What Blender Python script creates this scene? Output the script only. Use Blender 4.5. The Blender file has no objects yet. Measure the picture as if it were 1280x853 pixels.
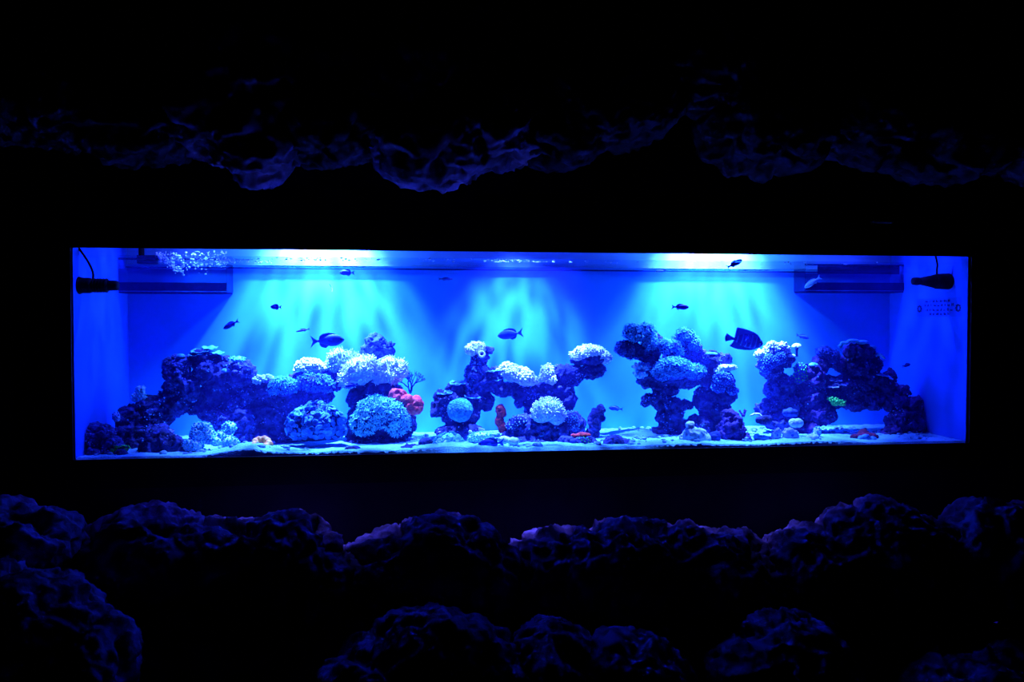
import bpy, bmesh, math, random
import numpy as np
from mathutils import Vector, Matrix

# ------------------------------------------------------------------ camera
SC = bpy.context.scene
COL = SC.collection
FPX = 1000.0
CAM = np.array([-0.5237, -3.1394, 0.5195]); YAW = 0.1171; PIT = 0.0255
FW = np.array([math.sin(YAW)*math.cos(PIT), math.cos(YAW)*math.cos(PIT), -math.sin(PIT)])
RT = np.array([math.cos(YAW), -math.sin(YAW), 0.0]); UP = np.cross(RT, FW)
cam = bpy.data.cameras.new('camera'); cam.sensor_width = 36.0; cam.lens = 36.0*FPX/1280.0
cam.clip_start = 0.02
co = bpy.data.objects.new('camera', cam); COL.objects.link(co)
co.matrix_world = Matrix(((RT[0], UP[0], -FW[0], CAM[0]), (RT[1], UP[1], -FW[1], CAM[1]),
                          (RT[2], UP[2], -FW[2], CAM[2]), (0, 0, 0, 1)))
SC.camera = co
# ------------------------------------------------------------------ world, view
w = bpy.data.worlds.new('dark_room'); SC.world = w; w.use_nodes = True
w.node_tree.nodes['Background'].inputs[0].default_value = (0.12, 0.05, 1.0, 1)
w.node_tree.nodes['Background'].inputs[1].default_value = 0.0004
SC.view_settings.view_transform = 'Standard'; SC.view_settings.look = 'None'
SC.view_settings.exposure = 0.0; SC.view_settings.gamma = 1.0
SC.view_settings.use_curve_mapping = False
SC.cycles.use_denoising = True
SC.cycles.max_bounces = 6; SC.cycles.transparent_max_bounces = 16
SC.cycles.caustics_reflective = False; SC.cycles.caustics_refractive = False

# ------------------------------------------------------------------ tank dimensions (m)
X0, X1, D, ZW, ZT = -1.8, 1.8, 0.584, 0.765, 0.79

def ray(px, py):
    d = FW + RT*(px-640)/FPX + UP*(426.5-py)/FPX
    return d
def P(px, py, Y):
    d = ray(px, py); return CAM + d*((Y-CAM[1])/d[1])
def PXW(px, py, X):
    d = ray(px, py); return CAM + d*((X-CAM[0])/d[0])
def S(px, Y):                      # metres per photo pixel for a thing at column px, depth Y
    return float((P(px, 430, Y)-CAM) @ FW)/FPX

# ------------------------------------------------------------------ lights (all inside the aquarium hood)
def royal(name, x, y, z, sx, sy, power, col, tilt=0.0):
    l = bpy.data.lights.new(name, 'AREA'); l.shape = 'RECTANGLE'; l.size = sx; l.size_y = sy
    l.energy = power; l.color = col
    o = bpy.data.objects.new(name, l); COL.objects.link(o); o.location = (x, y, z)
    o.rotation_euler = (tilt, 0, 0)
    return o
ROYAL = (0.034, 0.011, 1.0)
royal('blue_led_strip', 0.0, 0.16, 1.18, 3.5, 0.12, 8.5, ROYAL)

def spot(name, x, y, z, tx, ty, tz, half, blend, power, col, scale, mix, radius=0.024):
    l = bpy.data.lights.new(name, 'SPOT'); l.spot_size = 2*half; l.spot_blend = blend
    l.energy = power; l.color = col; l.shadow_soft_size = radius
    o = bpy.data.objects.new(name, l); COL.objects.link(o); o.location = (x, y, z)
    d = Vector((tx-x, ty-y, tz-z)); o.rotation_euler = d.to_track_quat('-Z', 'Y').to_euler()
    # ripples of the water surface break the beam into caustic streaks
    l.use_nodes = True; nt = l.node_tree; em = nt.nodes['Emission']
    g = nt.nodes.new('ShaderNodeNewGeometry')
    nz = nt.nodes.new('ShaderNodeTexNoise'); nz.inputs['Scale'].default_value = scale*0.8
    nz.inputs['Detail'].default_value = 2
    va = nt.nodes.new('ShaderNodeVectorMath'); va.operation = 'MULTIPLY_ADD'
    va.inputs[1].default_value = (0.16, 0.16, 0.16)
    nt.links.new(g.outputs['Incoming'], nz.inputs['Vector'])
    nt.links.new(nz.outputs['Color'], va.inputs[0]); nt.links.new(g.outputs['Incoming'], va.inputs[2])
    vo = nt.nodes.new('ShaderNodeTexVoronoi'); vo.feature = 'SMOOTH_F1'; vo.inputs['Scale'].default_value = scale
    vo.inputs['Smoothness'].default_value = 0.35
    nt.links.new(va.outputs[0], vo.inputs['Vector'])
    mr = nt.nodes.new('ShaderNodeMapRange'); mr.inputs['From Min'].default_value = 0.22
    mr.inputs['From Max'].default_value = 0.75
    mr.inputs['To Min'].default_value = 1.0-mix; mr.inputs['To Max'].default_value = 1.0+mix*1.7
    nt.links.new(vo.outputs['Distance'], mr.inputs['Value'])
    nt.links.new(mr.outputs['Result'], em.inputs['Strength'])
    return o
LAMP = (0.072, 0.155, 1.0)
for nm, px, y, z, ty, tz, half, pw, sc_, mx in (
        ('hood_lamp', 402, 0.38, 1.22, 0.60, 0.0, 0.66, 2450.0, 11.0, 0.75),
        ('hood_lamp', 645, 0.24, 1.27, 0.40, 0.0, 0.52, 1400.0, 15.0, 0.95),
        ('hood_lamp', 892, 0.38, 1.22, 0.60, 0.0, 0.66, 2350.0, 12.0, 0.45)):
    xx = float(P(px, 400, 0.5)[0])
    spot(nm, xx, y, z, xx, ty, tz, half, 1.0, pw, LAMP, sc_, mx)
# added royal blue fill spots, no real lamps, to ripple the side panels
for xx, tx in ((-1.30, -1.75), (1.30, 1.75)):
    spot('end_ripple_fill', xx, 0.28, 1.27, tx, 0.30, 0.0, 0.62, 1.0, 95.0, (0.03, 0.05, 1.0), 13.0, 0.95)
# small lamps right above the waterline at the back panel
for px in (395, 893):
    xx = float(P(px, 330, D)[0])
    spot('waterline_spot', xx, D-0.19, 0.96, xx, D, 0.79, 1.52, 1.0, 42.0, (0.07, 0.30, 1.0), 6.0, 0.15, 0.03)

xx = float(P(246, 330, 0.4)[0])
spot('waterline_spot', xx, 0.34, 0.99, xx, 0.43, 0.73, 0.55, 1.0, 26.0, (0.10, 0.35, 1.0), 6.0, 0.15, 0.03)  # added spot, no real lamp here, to brighten the left bubbles
# ------------------------------------------------------------------ noise (numpy)
_rng = np.random.RandomState(7)
_perm = _rng.permutation(256); _perm = np.concatenate([_perm, _perm, _perm])
_grad = _rng.normal(size=(256, 3)); _grad /= np.linalg.norm(_grad, axis=1)[:, None]
def noise(p):
    i = np.floor(p).astype(int); f = p-i; i &= 255
    u = f*f*f*(f*(f*6-15)+10); out = np.zeros(len(p))
    for dx in (0, 1):
        for dy in (0, 1):
            for dz in (0, 1):
                h = _perm[_perm[_perm[(i[:, 0]+dx) & 255]+((i[:, 1]+dy) & 255)]+((i[:, 2]+dz) & 255)]
                g = _grad[h]; dd = f-np.array([dx, dy, dz])
                wgt = (u[:, 0] if dx else 1-u[:, 0])*(u[:, 1] if dy else 1-u[:, 1])*(u[:, 2] if dz else 1-u[:, 2])
                out += wgt*(g*dd).sum(1)
    return out
def fbm(p, octv=4, ridge=False):
    s = 0; a = 1.0; t = 0
    for k in range(octv):
        n = noise(p*(2.03**k)+k*17.3)
        if ridge: n = 0.5-np.abs(n)*2
        s = s+a*n; t += a; a *= 0.5
    return s/t

# ------------------------------------------------------------------ materials
MATS = {}
def mat(name, c1, c2=None, scale=40.0, rough=0.75, bump=0.0, bscale=None, metal=0.0, spec=0.3, contrast=(0.35, 0.65)):
    if name in MATS: return MATS[name]
    m = bpy.data.materials.new(name); m.use_nodes = True; nt = m.node_tree
    b = nt.nodes['Principled BSDF']
    b.inputs['Roughness'].default_value = rough; b.inputs['Metallic'].default_value = metal
    b.inputs['Specular IOR Level'].default_value = spec
    b.inputs['Base Color'].default_value = (*c1, 1)
    tc = nt.nodes.new('ShaderNodeTexCoord')
    if c2 is not None:
        n = nt.nodes.new('ShaderNodeTexNoise'); n.inputs['Scale'].default_value = scale; n.inputs['Detail'].default_value = 4
        r = nt.nodes.new('ShaderNodeValToRGB')
        r.color_ramp.elements[0].position = contrast[0]; r.color_ramp.elements[1].position = contrast[1]
        r.color_ramp.elements[0].color = (*c1, 1); r.color_ramp.elements[1].color = (*c2, 1)
        nt.links.new(tc.outputs['Object'], n.inputs['Vector'])
        nt.links.new(n.outputs['Fac'], r.inputs['Fac']); nt.links.new(r.outputs['Color'], b.inputs['Base Color'])
    if bump > 0:
        n2 = nt.nodes.new('ShaderNodeTexNoise'); n2.inputs['Scale'].default_value = bscale or scale*2
        n2.inputs['Detail'].default_value = 5
        bp = nt.nodes.new('ShaderNodeBump'); bp.inputs['Strength'].default_value = bump; bp.inputs['Distance'].default_value = 0.01
        nt.links.new(tc.outputs['Object'], n2.inputs['Vector'])
        nt.links.new(n2.outputs['Fac'], bp.inputs['Height']); nt.links.new(bp.outputs['Normal'], b.inputs['Normal'])
    MATS[name] = m
    return m
def clear_mat(name, tint, gloss, rough, fac):
    if name in MATS: return MATS[name]
    m = bpy.data.materials.new(name); m.use_nodes = True; nt = m.node_tree
    nt.nodes.remove(nt.nodes['Principled BSDF']); out = nt.nodes['Material Output']
    t = nt.nodes.new('ShaderNodeBsdfTransparent'); t.inputs[0].default_value = (*tint, 1)
    g = nt.nodes.new('ShaderNodeBsdfGlossy'); g.inputs['Color'].default_value = (*gloss, 1); g.inputs['Roughness'].default_value = rough
    mx = nt.nodes.new('ShaderNodeMixShader'); mx.inputs[0].default_value = fac
    nt.links.new(t.outputs[0], mx.inputs[1]); nt.links.new(g.outputs[0], mx.inputs[2]); nt.links.new(mx.outputs[0], out.inputs[0])
    MATS[name] = m
    return m
M_BACK = mat('blue_back_panel', (0.035, 0.30, 0.85), (0.05, 0.36, 0.9), 3.0, 0.8, spec=0.15)
M_REFLECT = mat('pale_reflector', (0.20, 0.46, 0.80), (0.24, 0.52, 0.85), 6.0, 0.6)
M_PEB = mat('pebble_mix', (0.05, 0.12, 0.35), (0.30, 0.60, 0.75), 60.0, 0.9, 0.5, 200.0)
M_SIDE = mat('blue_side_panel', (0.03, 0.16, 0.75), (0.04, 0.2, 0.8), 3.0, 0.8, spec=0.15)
M_SAND = mat('coral_sand', (0.16, 0.50, 0.68), (0.30, 0.72, 0.85), 160.0, 0.9, 0.8, 260.0)
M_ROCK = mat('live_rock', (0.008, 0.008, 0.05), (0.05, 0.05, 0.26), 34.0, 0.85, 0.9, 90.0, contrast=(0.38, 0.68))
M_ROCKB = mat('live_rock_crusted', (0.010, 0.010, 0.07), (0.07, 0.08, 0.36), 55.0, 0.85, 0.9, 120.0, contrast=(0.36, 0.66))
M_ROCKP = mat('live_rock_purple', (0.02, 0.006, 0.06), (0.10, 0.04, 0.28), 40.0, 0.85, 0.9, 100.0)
M_CRUST = [mat('blue_crust', (0.05, 0.07, 0.40), (0.12, 0.30, 0.75), 90.0, 0.8), mat('lilac_crust', (0.08, 0.06, 0.35), (0.28, 0.24, 0.65), 90.0, 0.8), mat('cyan_crust', (0.04, 0.12, 0.45), (0.12, 0.42, 0.70), 90.0, 0.8)]
M_WHITE = mat('white_coral', (0.80, 0.88, 0.90), (0.95, 0.97, 0.97), 60.0, 0.7, 0.4, 200.0)
M_CREAM = mat('pale_coral_skin', (0.30, 0.62, 0.80), (0.75, 0.88, 0.92), 60.0, 0.7, 0.4, 200.0)
M_CYAN = mat('cyan_polyp', (0.035, 0.34, 0.62), (0.18, 0.65, 0.85), 50.0, 0.7)
M_TEAL = mat('teal_polyp', (0.08, 0.50, 0.60), (0.35, 0.85, 0.85), 50.0, 0.7)
M_BLUEP = mat('blue_polyp', (0.025, 0.13, 0.50), (0.10, 0.42, 0.75), 50.0, 0.7)
M_DBLUE = mat('dark_blue_coral', (0.01, 0.03, 0.22), (0.03, 0.08, 0.40), 60.0, 0.8, 0.5, 150.0)
M_TEALD = mat('teal_brain', (0.015, 0.15, 0.30), (0.06, 0.36, 0.50), 70.0, 0.8, 0.6, 160.0)
M_PINK = mat('pink_coral', (0.98, 0.03, 0.045), (0.98, 0.10, 0.085), 50.0, 0.7, 0.4, 120.0)
M_PINKW = mat('pink_white_coral', (0.95, 0.18, 0.03), (0.98, 0.60, 0.10), 60.0, 0.7, 0.4, 120.0)
M_RED = mat('red_crust', (0.35, 0.015, 0.012), (0.85, 0.05, 0.03), 60.0, 0.8, 0.6, 120.0)
M_REDD = mat('dark_red_crust', (0.10, 0.004, 0.03), (0.30, 0.02, 0.07), 60.0, 0.8, 0.6, 120.0)
M_GREEN = mat('green_polyp', (0.02, 0.60, 0.06), (0.15, 0.95, 0.12), 60.0, 0.7)
M_LILAC = mat('lilac_shell', (0.30, 0.35, 0.70), (0.60, 0.62, 0.90), 60.0, 0.6, 0.5, 120.0)
M_FDARK = mat('dark_fish_skin', (0.015, 0.02, 0.34), (0.03, 0.04, 0.50), 30.0, 0.45)
M_FBLUE = mat('blue_fish_skin', (0.025, 0.07, 0.55), (0.05, 0.16, 0.75), 20.0, 0.45)
M_FPALE = mat('pale_fish_skin', (0.25, 0.70, 0.85), (0.45, 0.85, 0.95), 20.0, 0.45)
M_EYE = mat('fish_eye', (0.01, 0.01, 0.02), rough=0.2)
M_BLACKP = mat('black_plastic', (0.004, 0.002, 0.006), (0.008, 0.004, 0.012), 30.0, 0.7, spec=0.1)
M_FRAME = mat('black_frame_lacquer', (0.006, 0.005, 0.012), (0.010, 0.008, 0.018), 8.0, 0.6, spec=0.1)
M_WALL = mat('dark_wall_paint', (0.02, 0.012, 0.03), (0.03, 0.018, 0.04), 5.0, 0.9, 0.3, 60.0, spec=0.1)
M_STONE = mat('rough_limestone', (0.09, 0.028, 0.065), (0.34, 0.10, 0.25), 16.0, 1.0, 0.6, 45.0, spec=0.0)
M_STONE_DIM = mat('dimmed_limestone', (0.022, 0.008, 0.017), (0.08, 0.03, 0.065), 16.0, 1.0, 0.6, 45.0, spec=0.0)  # same limestone darkened: the overhang's weaker light put into its colour
M_METAL = mat('worn_metal', (0.55, 0.55, 0.6), (0.7, 0.7, 0.75), 60.0, 0.4, metal=0.6)
M_INK = mat('sticker_ink', (0.004, 0.006, 0.10), rough=0.8)
M_STICK = clear_mat('sticker_film', (0.93, 0.93, 0.98), (0.5, 0.5, 0.9), 0.5, 0.03)
M_GLASS = clear_mat('aquarium_glass', (0.985, 0.995, 1.0), (1, 1, 1), 0.0, 0.012)
M_ACRYL = clear_mat('overflow_acrylic', (0.62, 0.66, 0.80), (0.6, 0.7, 1.0), 0.15, 0.06)
M_ACRYLD = clear_mat('smoked_acrylic', (0.18, 0.18, 0.42), (0.4, 0.4, 0.9), 0.3, 0.06)
M_SHADE_STRIP = clear_mat('shade_strip_glass', (0.42, 0.46, 0.68), (0.6, 0.7, 1.0), 0.1, 0.10)
M_BUBBLE = mat('air_bubble', (0.75, 0.92, 1.0), (0.9, 1.0, 1.0), 60.0, 0.25, spec=0.8)
def water_mat():
    m = clear_mat('water_surface', (0.80, 0.92, 1.0), (0.85, 0.95, 1.0), 0.08, 0.42); nt = m.node_tree
    g = [n for n in nt.nodes if n.type == 'BSDF_GLOSSY'][0]
    n = nt.nodes.new('ShaderNodeTexNoise'); n.inputs['Scale'].default_value = 14.0
    tc = nt.nodes.new('ShaderNodeTexCoord'); bp = nt.nodes.new('ShaderNodeBump')
    bp.inputs['Strength'].default_value = 0.35; bp.inputs['Distance'].default_value = 0.01
    nt.links.new(tc.outputs['Object'], n.inputs['Vector']); nt.links.new(n.outputs['Fac'], bp.inputs['Height'])
    nt.links.new(bp.outputs['Normal'], g.inputs['Normal'])
    return m
M_WATER = water_mat()

# ------------------------------------------------------------------ mesh helpers
def link(o, parent=None):
    COL.objects.link(o)
    if parent is not None: o.parent = parent
    return o
def tag(o, label, cat, group=None, kind=None):
    if label: o['label'] = label
    if cat: o['category'] = cat
    if group: o['group'] = group
    if kind: o['kind'] = kind
    return o
def mk(name, V, F, m, parent=None, smooth=True, origin=None):
    """one mesh object; V world coordinates (or the parent's when parent given with an origin of its own)"""
    V = np.asarray(V, float)
    if parent is not None: org = np.array(parent['_o'])
    else: org = np.array([V[:, 0].mean(), V[:, 1].mean(), V[:, 2].min()]) if origin is None else np.array(origin)
    me = bpy.data.meshes.new(name); me.from_pydata((V-org).tolist(), [], F if isinstance(F, list) else F.tolist())
    if smooth: me.polygons.foreach_set('use_smooth', np.ones(len(me.polygons), bool))
    me.materials.append(m); me.update()
    o = bpy.data.objects.new(name, me); link(o, parent)
    if parent is None: o.location = org; o['_o'] = org.tolist()
    return o
def root(name, org, label, cat, group=None):
    o = bpy.data.objects.new(name, None); o.empty_display_size = 0.03; link(o)
    o.location = org; o['_o'] = [float(v) for v in org]
    return tag(o, label, cat, group)
def child(o, V, F, name, m, smooth=True, kind=None):
    c = mk(name, V, F, m, parent=o, smooth=smooth)
    if kind: c['kind'] = kind
    return c
def cat2(parts):
    Vs, Fs, n = [], [], 0
    for V, F in parts:
        V = np.asarray(V, float); Vs.append(V); Fs += [[i+n for i in f] for f in (F if isinstance(F, list) else F.tolist())]; n += len(V)
    return np.concatenate(Vs), Fs
def box(a, b):
    (x0, y0, z0), (x1, y1, z1) = a, b
    V = [(x0, y0, z0), (x1, y0, z0), (x1, y1, z0), (x0, y1, z0), (x0, y0, z1), (x1, y0, z1), (x1, y1, z1), (x0, y1, z1)]
    return np.array(V), [[0, 3, 2, 1], [4, 5, 6, 7], [0, 1, 5, 4], [1, 2, 6, 5], [2, 3, 7, 6], [3, 0, 4, 7]]
_ico = {}
def ico(sub):
    if sub not in _ico:
        bm = bmesh.new(); bmesh.ops.create_icosphere(bm, subdivisions=sub, radius=1.0)
        _ico[sub] = (np.array([v.co[:] for v in bm.verts]), [[v.index for v in f.verts] for f in bm.faces]); bm.free()
    return _ico[sub]
def frames(pts):
    pts = np.asarray(pts, float); t = np.gradient(pts, axis=0); t /= np.linalg.norm(t, axis=1)[:, None]+1e-12
    r = np.array([0, 0, 1.0]) if abs(t[0, 2]) < 0.9 else np.array([1.0, 0, 0])
    a = np.cross(t, r); a /= np.linalg.norm(a, axis=1)[:, None]+1e-12
    return pts, t, a, np.cross(t, a)
def tube(pts, rad, n=8, cap=True, squash=1.0):
    pts, t, a, b = frames(pts); rad = np.broadcast_to(rad, (len(pts),)); V = []
    for k in range(len(pts)):
        for j in range(n):
            th = 2*math.pi*j/n; V.append(pts[k]+rad[k]*(math.cos(th)*a[k]+squash*math.sin(th)*b[k]))
    F = [[k*n+j, k*n+(j+1) % n, (k+1)*n+(j+1) % n, (k+1)*n+j] for k in range(len(pts)-1) for j in range(n)]
    if cap: F += [list(range(n))[::-1], [(len(pts)-1)*n+j for j in range(n)]]
    return np.array(V), F
def remesh(V, F, vox):
    me = bpy.data.meshes.new('t'); me.from_pydata(V.tolist(), [], F)
    o = bpy.data.objects.new('t', me); COL.objects.link(o)
    md = o.modifiers.new('r', 'REMESH'); md.mode = 'VOXEL'; md.voxel_size = vox; md.adaptivity = 0.0
    dg = bpy.context.evaluated_depsgraph_get()
    e = o.evaluated_get(dg); m2 = e.to_mesh()
    n = len(m2.vertices); A = np.empty(n*3); m2.vertices.foreach_get('co', A)
    Fq = [list(p.vertices) for p in m2.polygons]
    N = np.empty(n*3); m2.vertices.foreach_get('normal', N)
    e.to_mesh_clear(); bpy.data.objects.remove(o); bpy.data.meshes.remove(me)
    return A.reshape(-1, 3), N.reshape(-1, 3), Fq
def blobs(bl, vox=0.006):
    """bl: (px, py, rx_px, rz_px, Y[, ry_m]) -> union surface of ellipsoids"""
    parts = []
    for k, b in enumerate(bl):
        px, py, rx, rz, Y = b[:5]; s = S(px, Y); c = P(px, py, Y)
        ry = b[5] if len(b) > 5 else 0.75*0.5*(rx+rz)*s
        V, F = ico(3); parts.append((V*np.array([rx*s, ry, rz*s])+c, F))
    V, F = cat2(parts)
    return remesh(V, F, vox)
def roughen(V, N, big=0.012, mid=0.007, fine=0.003, seed=0, pits=0.006):
    p = V+seed*3.7
    p = p+0.02*np.stack([noise(p*14), noise(p*14+9), noise(p*14+21)], 1)
    d = big*2*fbm(p*9, 2)+mid*2.2*fbm(p*24, 4, True)+fine*2.2*noise(p*85)+fine*1.5*noise(p*150+4)
    q = noise(p*30+5.1); d -= pits*np.clip(q-0.12, 0, 1)*7
    q = noise(p*62+1.7); d -= pits*np.clip(q-0.15, 0, 1)*3.5
    return V+N*d[:, None]
ZF = 0.004                                    # sand level
def rock(name, label, bl, m=M_ROCK, seed=1, amp=1.0, vox=0.0052, group=None, cat='rock', crust=160):
    V, N, F = blobs(bl, vox)
    V = roughen(V, N, 0.013*amp, 0.010*amp, 0.0035*amp, seed, 0.008*amp)
    V[:, 1] = np.minimum(V[:, 1], D-0.004); V[:, 2] = np.maximum(V[:, 2], ZF-0.012); V[:, 0] = np.clip(V[:, 0], X0+.004, X1-.004)
    o = mk(name, V, F, m); tag(o, label, cat, group)
    if crust and cat == 'rock' and len(V) > 3000:
        r = np.random.RandomState(seed); ok = np.where((N[:, 2]*.6-N[:, 1] > .1))[0]
        # crust grows in patches
        w_ = noise(V[ok]*16+seed*2.2); ok = ok[w_ > 0.05]; r.shuffle(ok); ok = ok[:crust]
        if len(ok) > 8:
            PV, PF = scatter('nub', V[ok]-N[ok]*.001, N[ok], 0.0048, seed, 0.6, 0.5)
            PV[:, 1] = np.minimum(PV[:, 1], D-0.003)
            child(o, PV, PF, 'crust', M_CRUST[seed % 3], kind='stuff')
    return o

# polyp templates (unit size, growing along +z)
def t_star(nt=8, seed=0):
    r = random.Random(seed); V, F = [], []
    for k in range(nt):
        a = 2*math.pi*k/nt+r.uniform(-.2, .2); c, s = math.cos(a), math.sin(a); n = len(V)
        w_ = 0.13; L = r.uniform(0.8, 1.15)
        V += [(c*.15-s*w_, s*.15+c*w_, .1), (c*.15+s*w_, s*.15-c*w_, .1), (c*.75*L-s*w_*1.2, s*.75*L+c*w_*1.2, .75*L), (c*.75*L+s*w_*1.2, s*.75*L-c*w_*1.2, .75*L), (c*1.05*L, s*1.05*L, .8*L), (c*.5, s*.5, .75)]
        F += [[n, n+1, n+3, n+2], [n+2, n+3, n+4], [n+1, n, n+5], [n, n+2, n+5], [n+2, n+4, n+5], [n+4, n+3, n+5], [n+3, n+1, n+5]]
    return np.array(V), F
def t_tent():
    return tube([(0, 0, 0), (0.05, 0, .45), (0.12, 0.02, .85), (0.16, 0.02, 1.0)], [.16, .15, .17, .08], 5)
def t_nub():
    V, F = ico(1); return V*np.array([.6, .6, .55])+np.array([0, 0, .3]), F
def t_cup():
    n = 8; V = []; rs = [(.35, 0), (.5, .5), (.95, .62), (.9, .72), (.45, .62), (.0, .5)]
    for rr, z in rs[:-1]:
        for j in range(n):
            th = 2*math.pi*j/n; q = 1+0.12*(j % 2); V.append((rr*q*math.cos(th), rr*q*math.sin(th), z))
    V.append((0, 0, .5)); F = []
    for k in range(4):
        for j in range(n): F.append([k*n+j, k*n+(j+1) % n, (k+1)*n+(j+1) % n, (k+1)*n+j])
    F += [[4*n+j, 4*n+(j+1) % n, 5*n] for j in range(n)]
    return np.array(V), F
TPL = {'star': [t_star(8, 1), t_star(7, 2), t_star(9, 3)], 'tent': [t_tent()], 'nub': [t_nub()], 'cup': [t_cup()]}
def scatter(kind, pts, nrm, size, seed=0, jit=0.35, tilt=0.35):
    r = np.random.RandomState(seed); parts = []
    for p, n in zip(pts, nrm):
        T = TPL[kind][r.randint(len(TPL[kind]))]
        n = n+r.normal(size=3)*tilt; n /= np.linalg.norm(n)
        a = np.cross(n, [0.3, 0.5, 0.81]); a /= np.linalg.norm(a)+1e-9; b = np.cross(n, a)
        th = r.uniform(0, 6.28); a2 = math.cos(th)*a+math.sin(th)*b; b2 = np.cross(n, a2)
        s = size*(1+r.uniform(-jit, jit))
        parts.append((p+s*(T[0][:, :1]*a2+T[0][:, 1:2]*b2+T[0][:, 2:3]*n), T[1]))
    return cat2(parts)
def pick(V, N, n, seed, zmin=-0.25, spacing=0.0):
    r = np.random.RandomState(seed); ok = np.where(N[:, 2]-0.5*N[:, 1] > zmin)[0]
    r.shuffle(ok)
    if spacing <= 0: return ok[:n]
    got = []
    G = {}
    for i in ok:
        c = tuple(np.floor(V[i]/spacing).astype(int)); bad = False
        for dx in (-1, 0, 1):
            for dy in (-1, 0, 1):
                for dz in (-1, 0, 1):
                    for j in G.get((c[0]+dx, c[1]+dy, c[2]+dz), ()):
                        if ((V[i]-V[j])**2).sum() < spacing*spacing: bad = True; break
        if not bad:
            G.setdefault(c, []).append(i); got.append(i)
            if len(got) >= n: break
    return np.array(got, int)
def colony(name, label, cat, bl, mbase, mpol, kind='star', size=0.011, n=400, spacing=0.011, seed=1, zmin=-0.25, amp=0.4, group=None, pname='polyps', tilt=0.35):
    V, N, F = blobs(bl, 0.006)
    V2 = roughen(V, N, 0.010*amp, 0.006*amp, 0.002*amp, seed, 0.0)
    V2[:, 1] = np.minimum(V2[:, 1], D-0.004)
    org = (V2[:, 0].mean(), V2[:, 1].mean(), V2[:, 2].min())
    o = root(name, org, label, cat, group)
    child(o, V2, F, 'base', mbase)
    i = pick(V2, N, n, seed, zmin, spacing)
    PV, PF = scatter(kind, V2[i]-N[i]*size*0.2, N[i], size, seed, tilt=tilt)
    PV[:, 1] = np.minimum(PV[:, 1], D-0.002)
    child(o, PV, PF, pname, mpol, smooth=(kind != 'star'), kind='stuff')
    return o

# ================================================================== THE SETTING
def struct(name, parts, m, label, smooth=False):
    V, F = cat2(parts); o = mk(name, V, F, m, smooth=smooth); o['kind'] = 'structure'; o['label'] = label; return o
YW = 0.0015                                   # facade wall, front face
FL, FR, FTp, FB = 0.20, 0.14, 0.19, 0.11     # frame widths
ox0, ox1, oz0, oz1 = X0-FL+0.03, X1+FR-0.03, -FB+0.03, ZT+FTp-0.03
struct('wall_front', [box((-4.2, YW, -1.2), (ox0, YW+0.006, 2.9)), box((ox1, YW, -1.2), (4.4, YW+0.006, 2.9)),
                      box((ox0, YW, -1.2), (ox1, YW+0.006, oz0)), box((ox0, YW, oz1), (ox1, YW+0.006, 2.9))], M_WALL,
       'dark painted wall around the aquarium opening')
struct('floor', [box((-4.2, -4.5, -1.25), (4.4, 1.2, -1.15))], mat('dark_floor', (0.03, 0.03, 0.04), (0.05, 0.05, 0.06), 8.0, 0.8), 'dark floor in front of the aquarium')
# frame: four mitred bars
fr = root('window_frame', (0, -0.01, -FB), 'wide black frame around the long lit aquarium window', 'frame')
yf0, yf1 = -0.006, 0.001
def bar(pts_in, pts_out):
    V = []; 
    for (x, z) in pts_in+pts_out: V += [(x, yf0, z), (x, yf1, z)]
    a, b, c, d = 0, 2, 4, 6
    return np.array(V), [[a, b, c, d], [a+1, d+1, c+1, b+1], [a, a+1, b+1, b], [b, b+1, c+1, c], [c, c+1, d+1, d], [d, d+1, a+1, a]]
I = [(X0, 0.0), (X1, 0.0), (X1, ZT), (X0, ZT)]; O = [(X0-FL, -FB), (X1+FR, -FB), (X1+FR, ZT+FTp), (X0-FL, ZT+FTp)]
for k, nm in enumerate(('bottom_rail', 'side_rail', 'top_rail', 'side_rail')):
    j = (k+1) % 4; V, F = bar([I[k], I[j]], [O[j], O[k]]); child(fr, V, F, nm, M_FRAME, smooth=False)
c = P(1098, 278.5, yf0); s = S(1098, 0)
V, F = cat2([box((c[0]-12*s, yf0-0.034, c[2]-0.0045), (c[0]+14*s, yf0-0.002, c[2]+0.003)),
             box((c[0]-11*s, yf0-0.004, c[2]-0.006), (c[0]-7*s, yf0+0.002, c[2]+0.006)), box((c[0]+8*s, yf0-0.004, c[2]-0.006), (c[0]+12*s, yf0+0.002, c[2]+0.006))])
h = child(fr, V, F, 'pull_handle', M_METAL, smooth=False); h['label'] = 'slim metal pull handle on the top rail'

# ================================================================== THE TANK
tk = root('aquarium_tank', (0, D/2, -0.06), 'long glass aquarium with blue back and side panels', 'aquarium')
child(tk, *box((X0-0.02, 0.008, -0.06), (X1+0.02, 0.018, ZT+0.11)), 'front_pane', M_GLASS, smooth=False)
child(tk, *box((X0-0.03, D, -0.06), (X1+0.03, D+0.02, 0.90)), 'back_panel', M_BACK, smooth=False)
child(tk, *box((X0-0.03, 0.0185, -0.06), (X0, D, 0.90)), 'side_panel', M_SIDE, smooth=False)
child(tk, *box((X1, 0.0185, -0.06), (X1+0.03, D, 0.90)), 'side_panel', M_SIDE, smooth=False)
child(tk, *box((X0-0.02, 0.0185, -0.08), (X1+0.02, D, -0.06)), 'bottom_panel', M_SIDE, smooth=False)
child(tk, *box((X0, D-0.020, ZW-0.012), (X1, D-0.001, ZW-0.006)), 'back_shade_strip', M_SHADE_STRIP, smooth=False)  # added strip, shades the back panel just below the waterline
child(tk, *box((X0, D-0.004, ZW+0.004), (X1, D-0.0005, 0.90)), 'reflector_strip', M_REFLECT, smooth=False)  # added pale strip, turns the lamp glow above the water whiter
hd = root('aquarium_hood', (0, D/2, 0.90), 'black light hood closing the top of the aquarium', 'hood')
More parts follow.
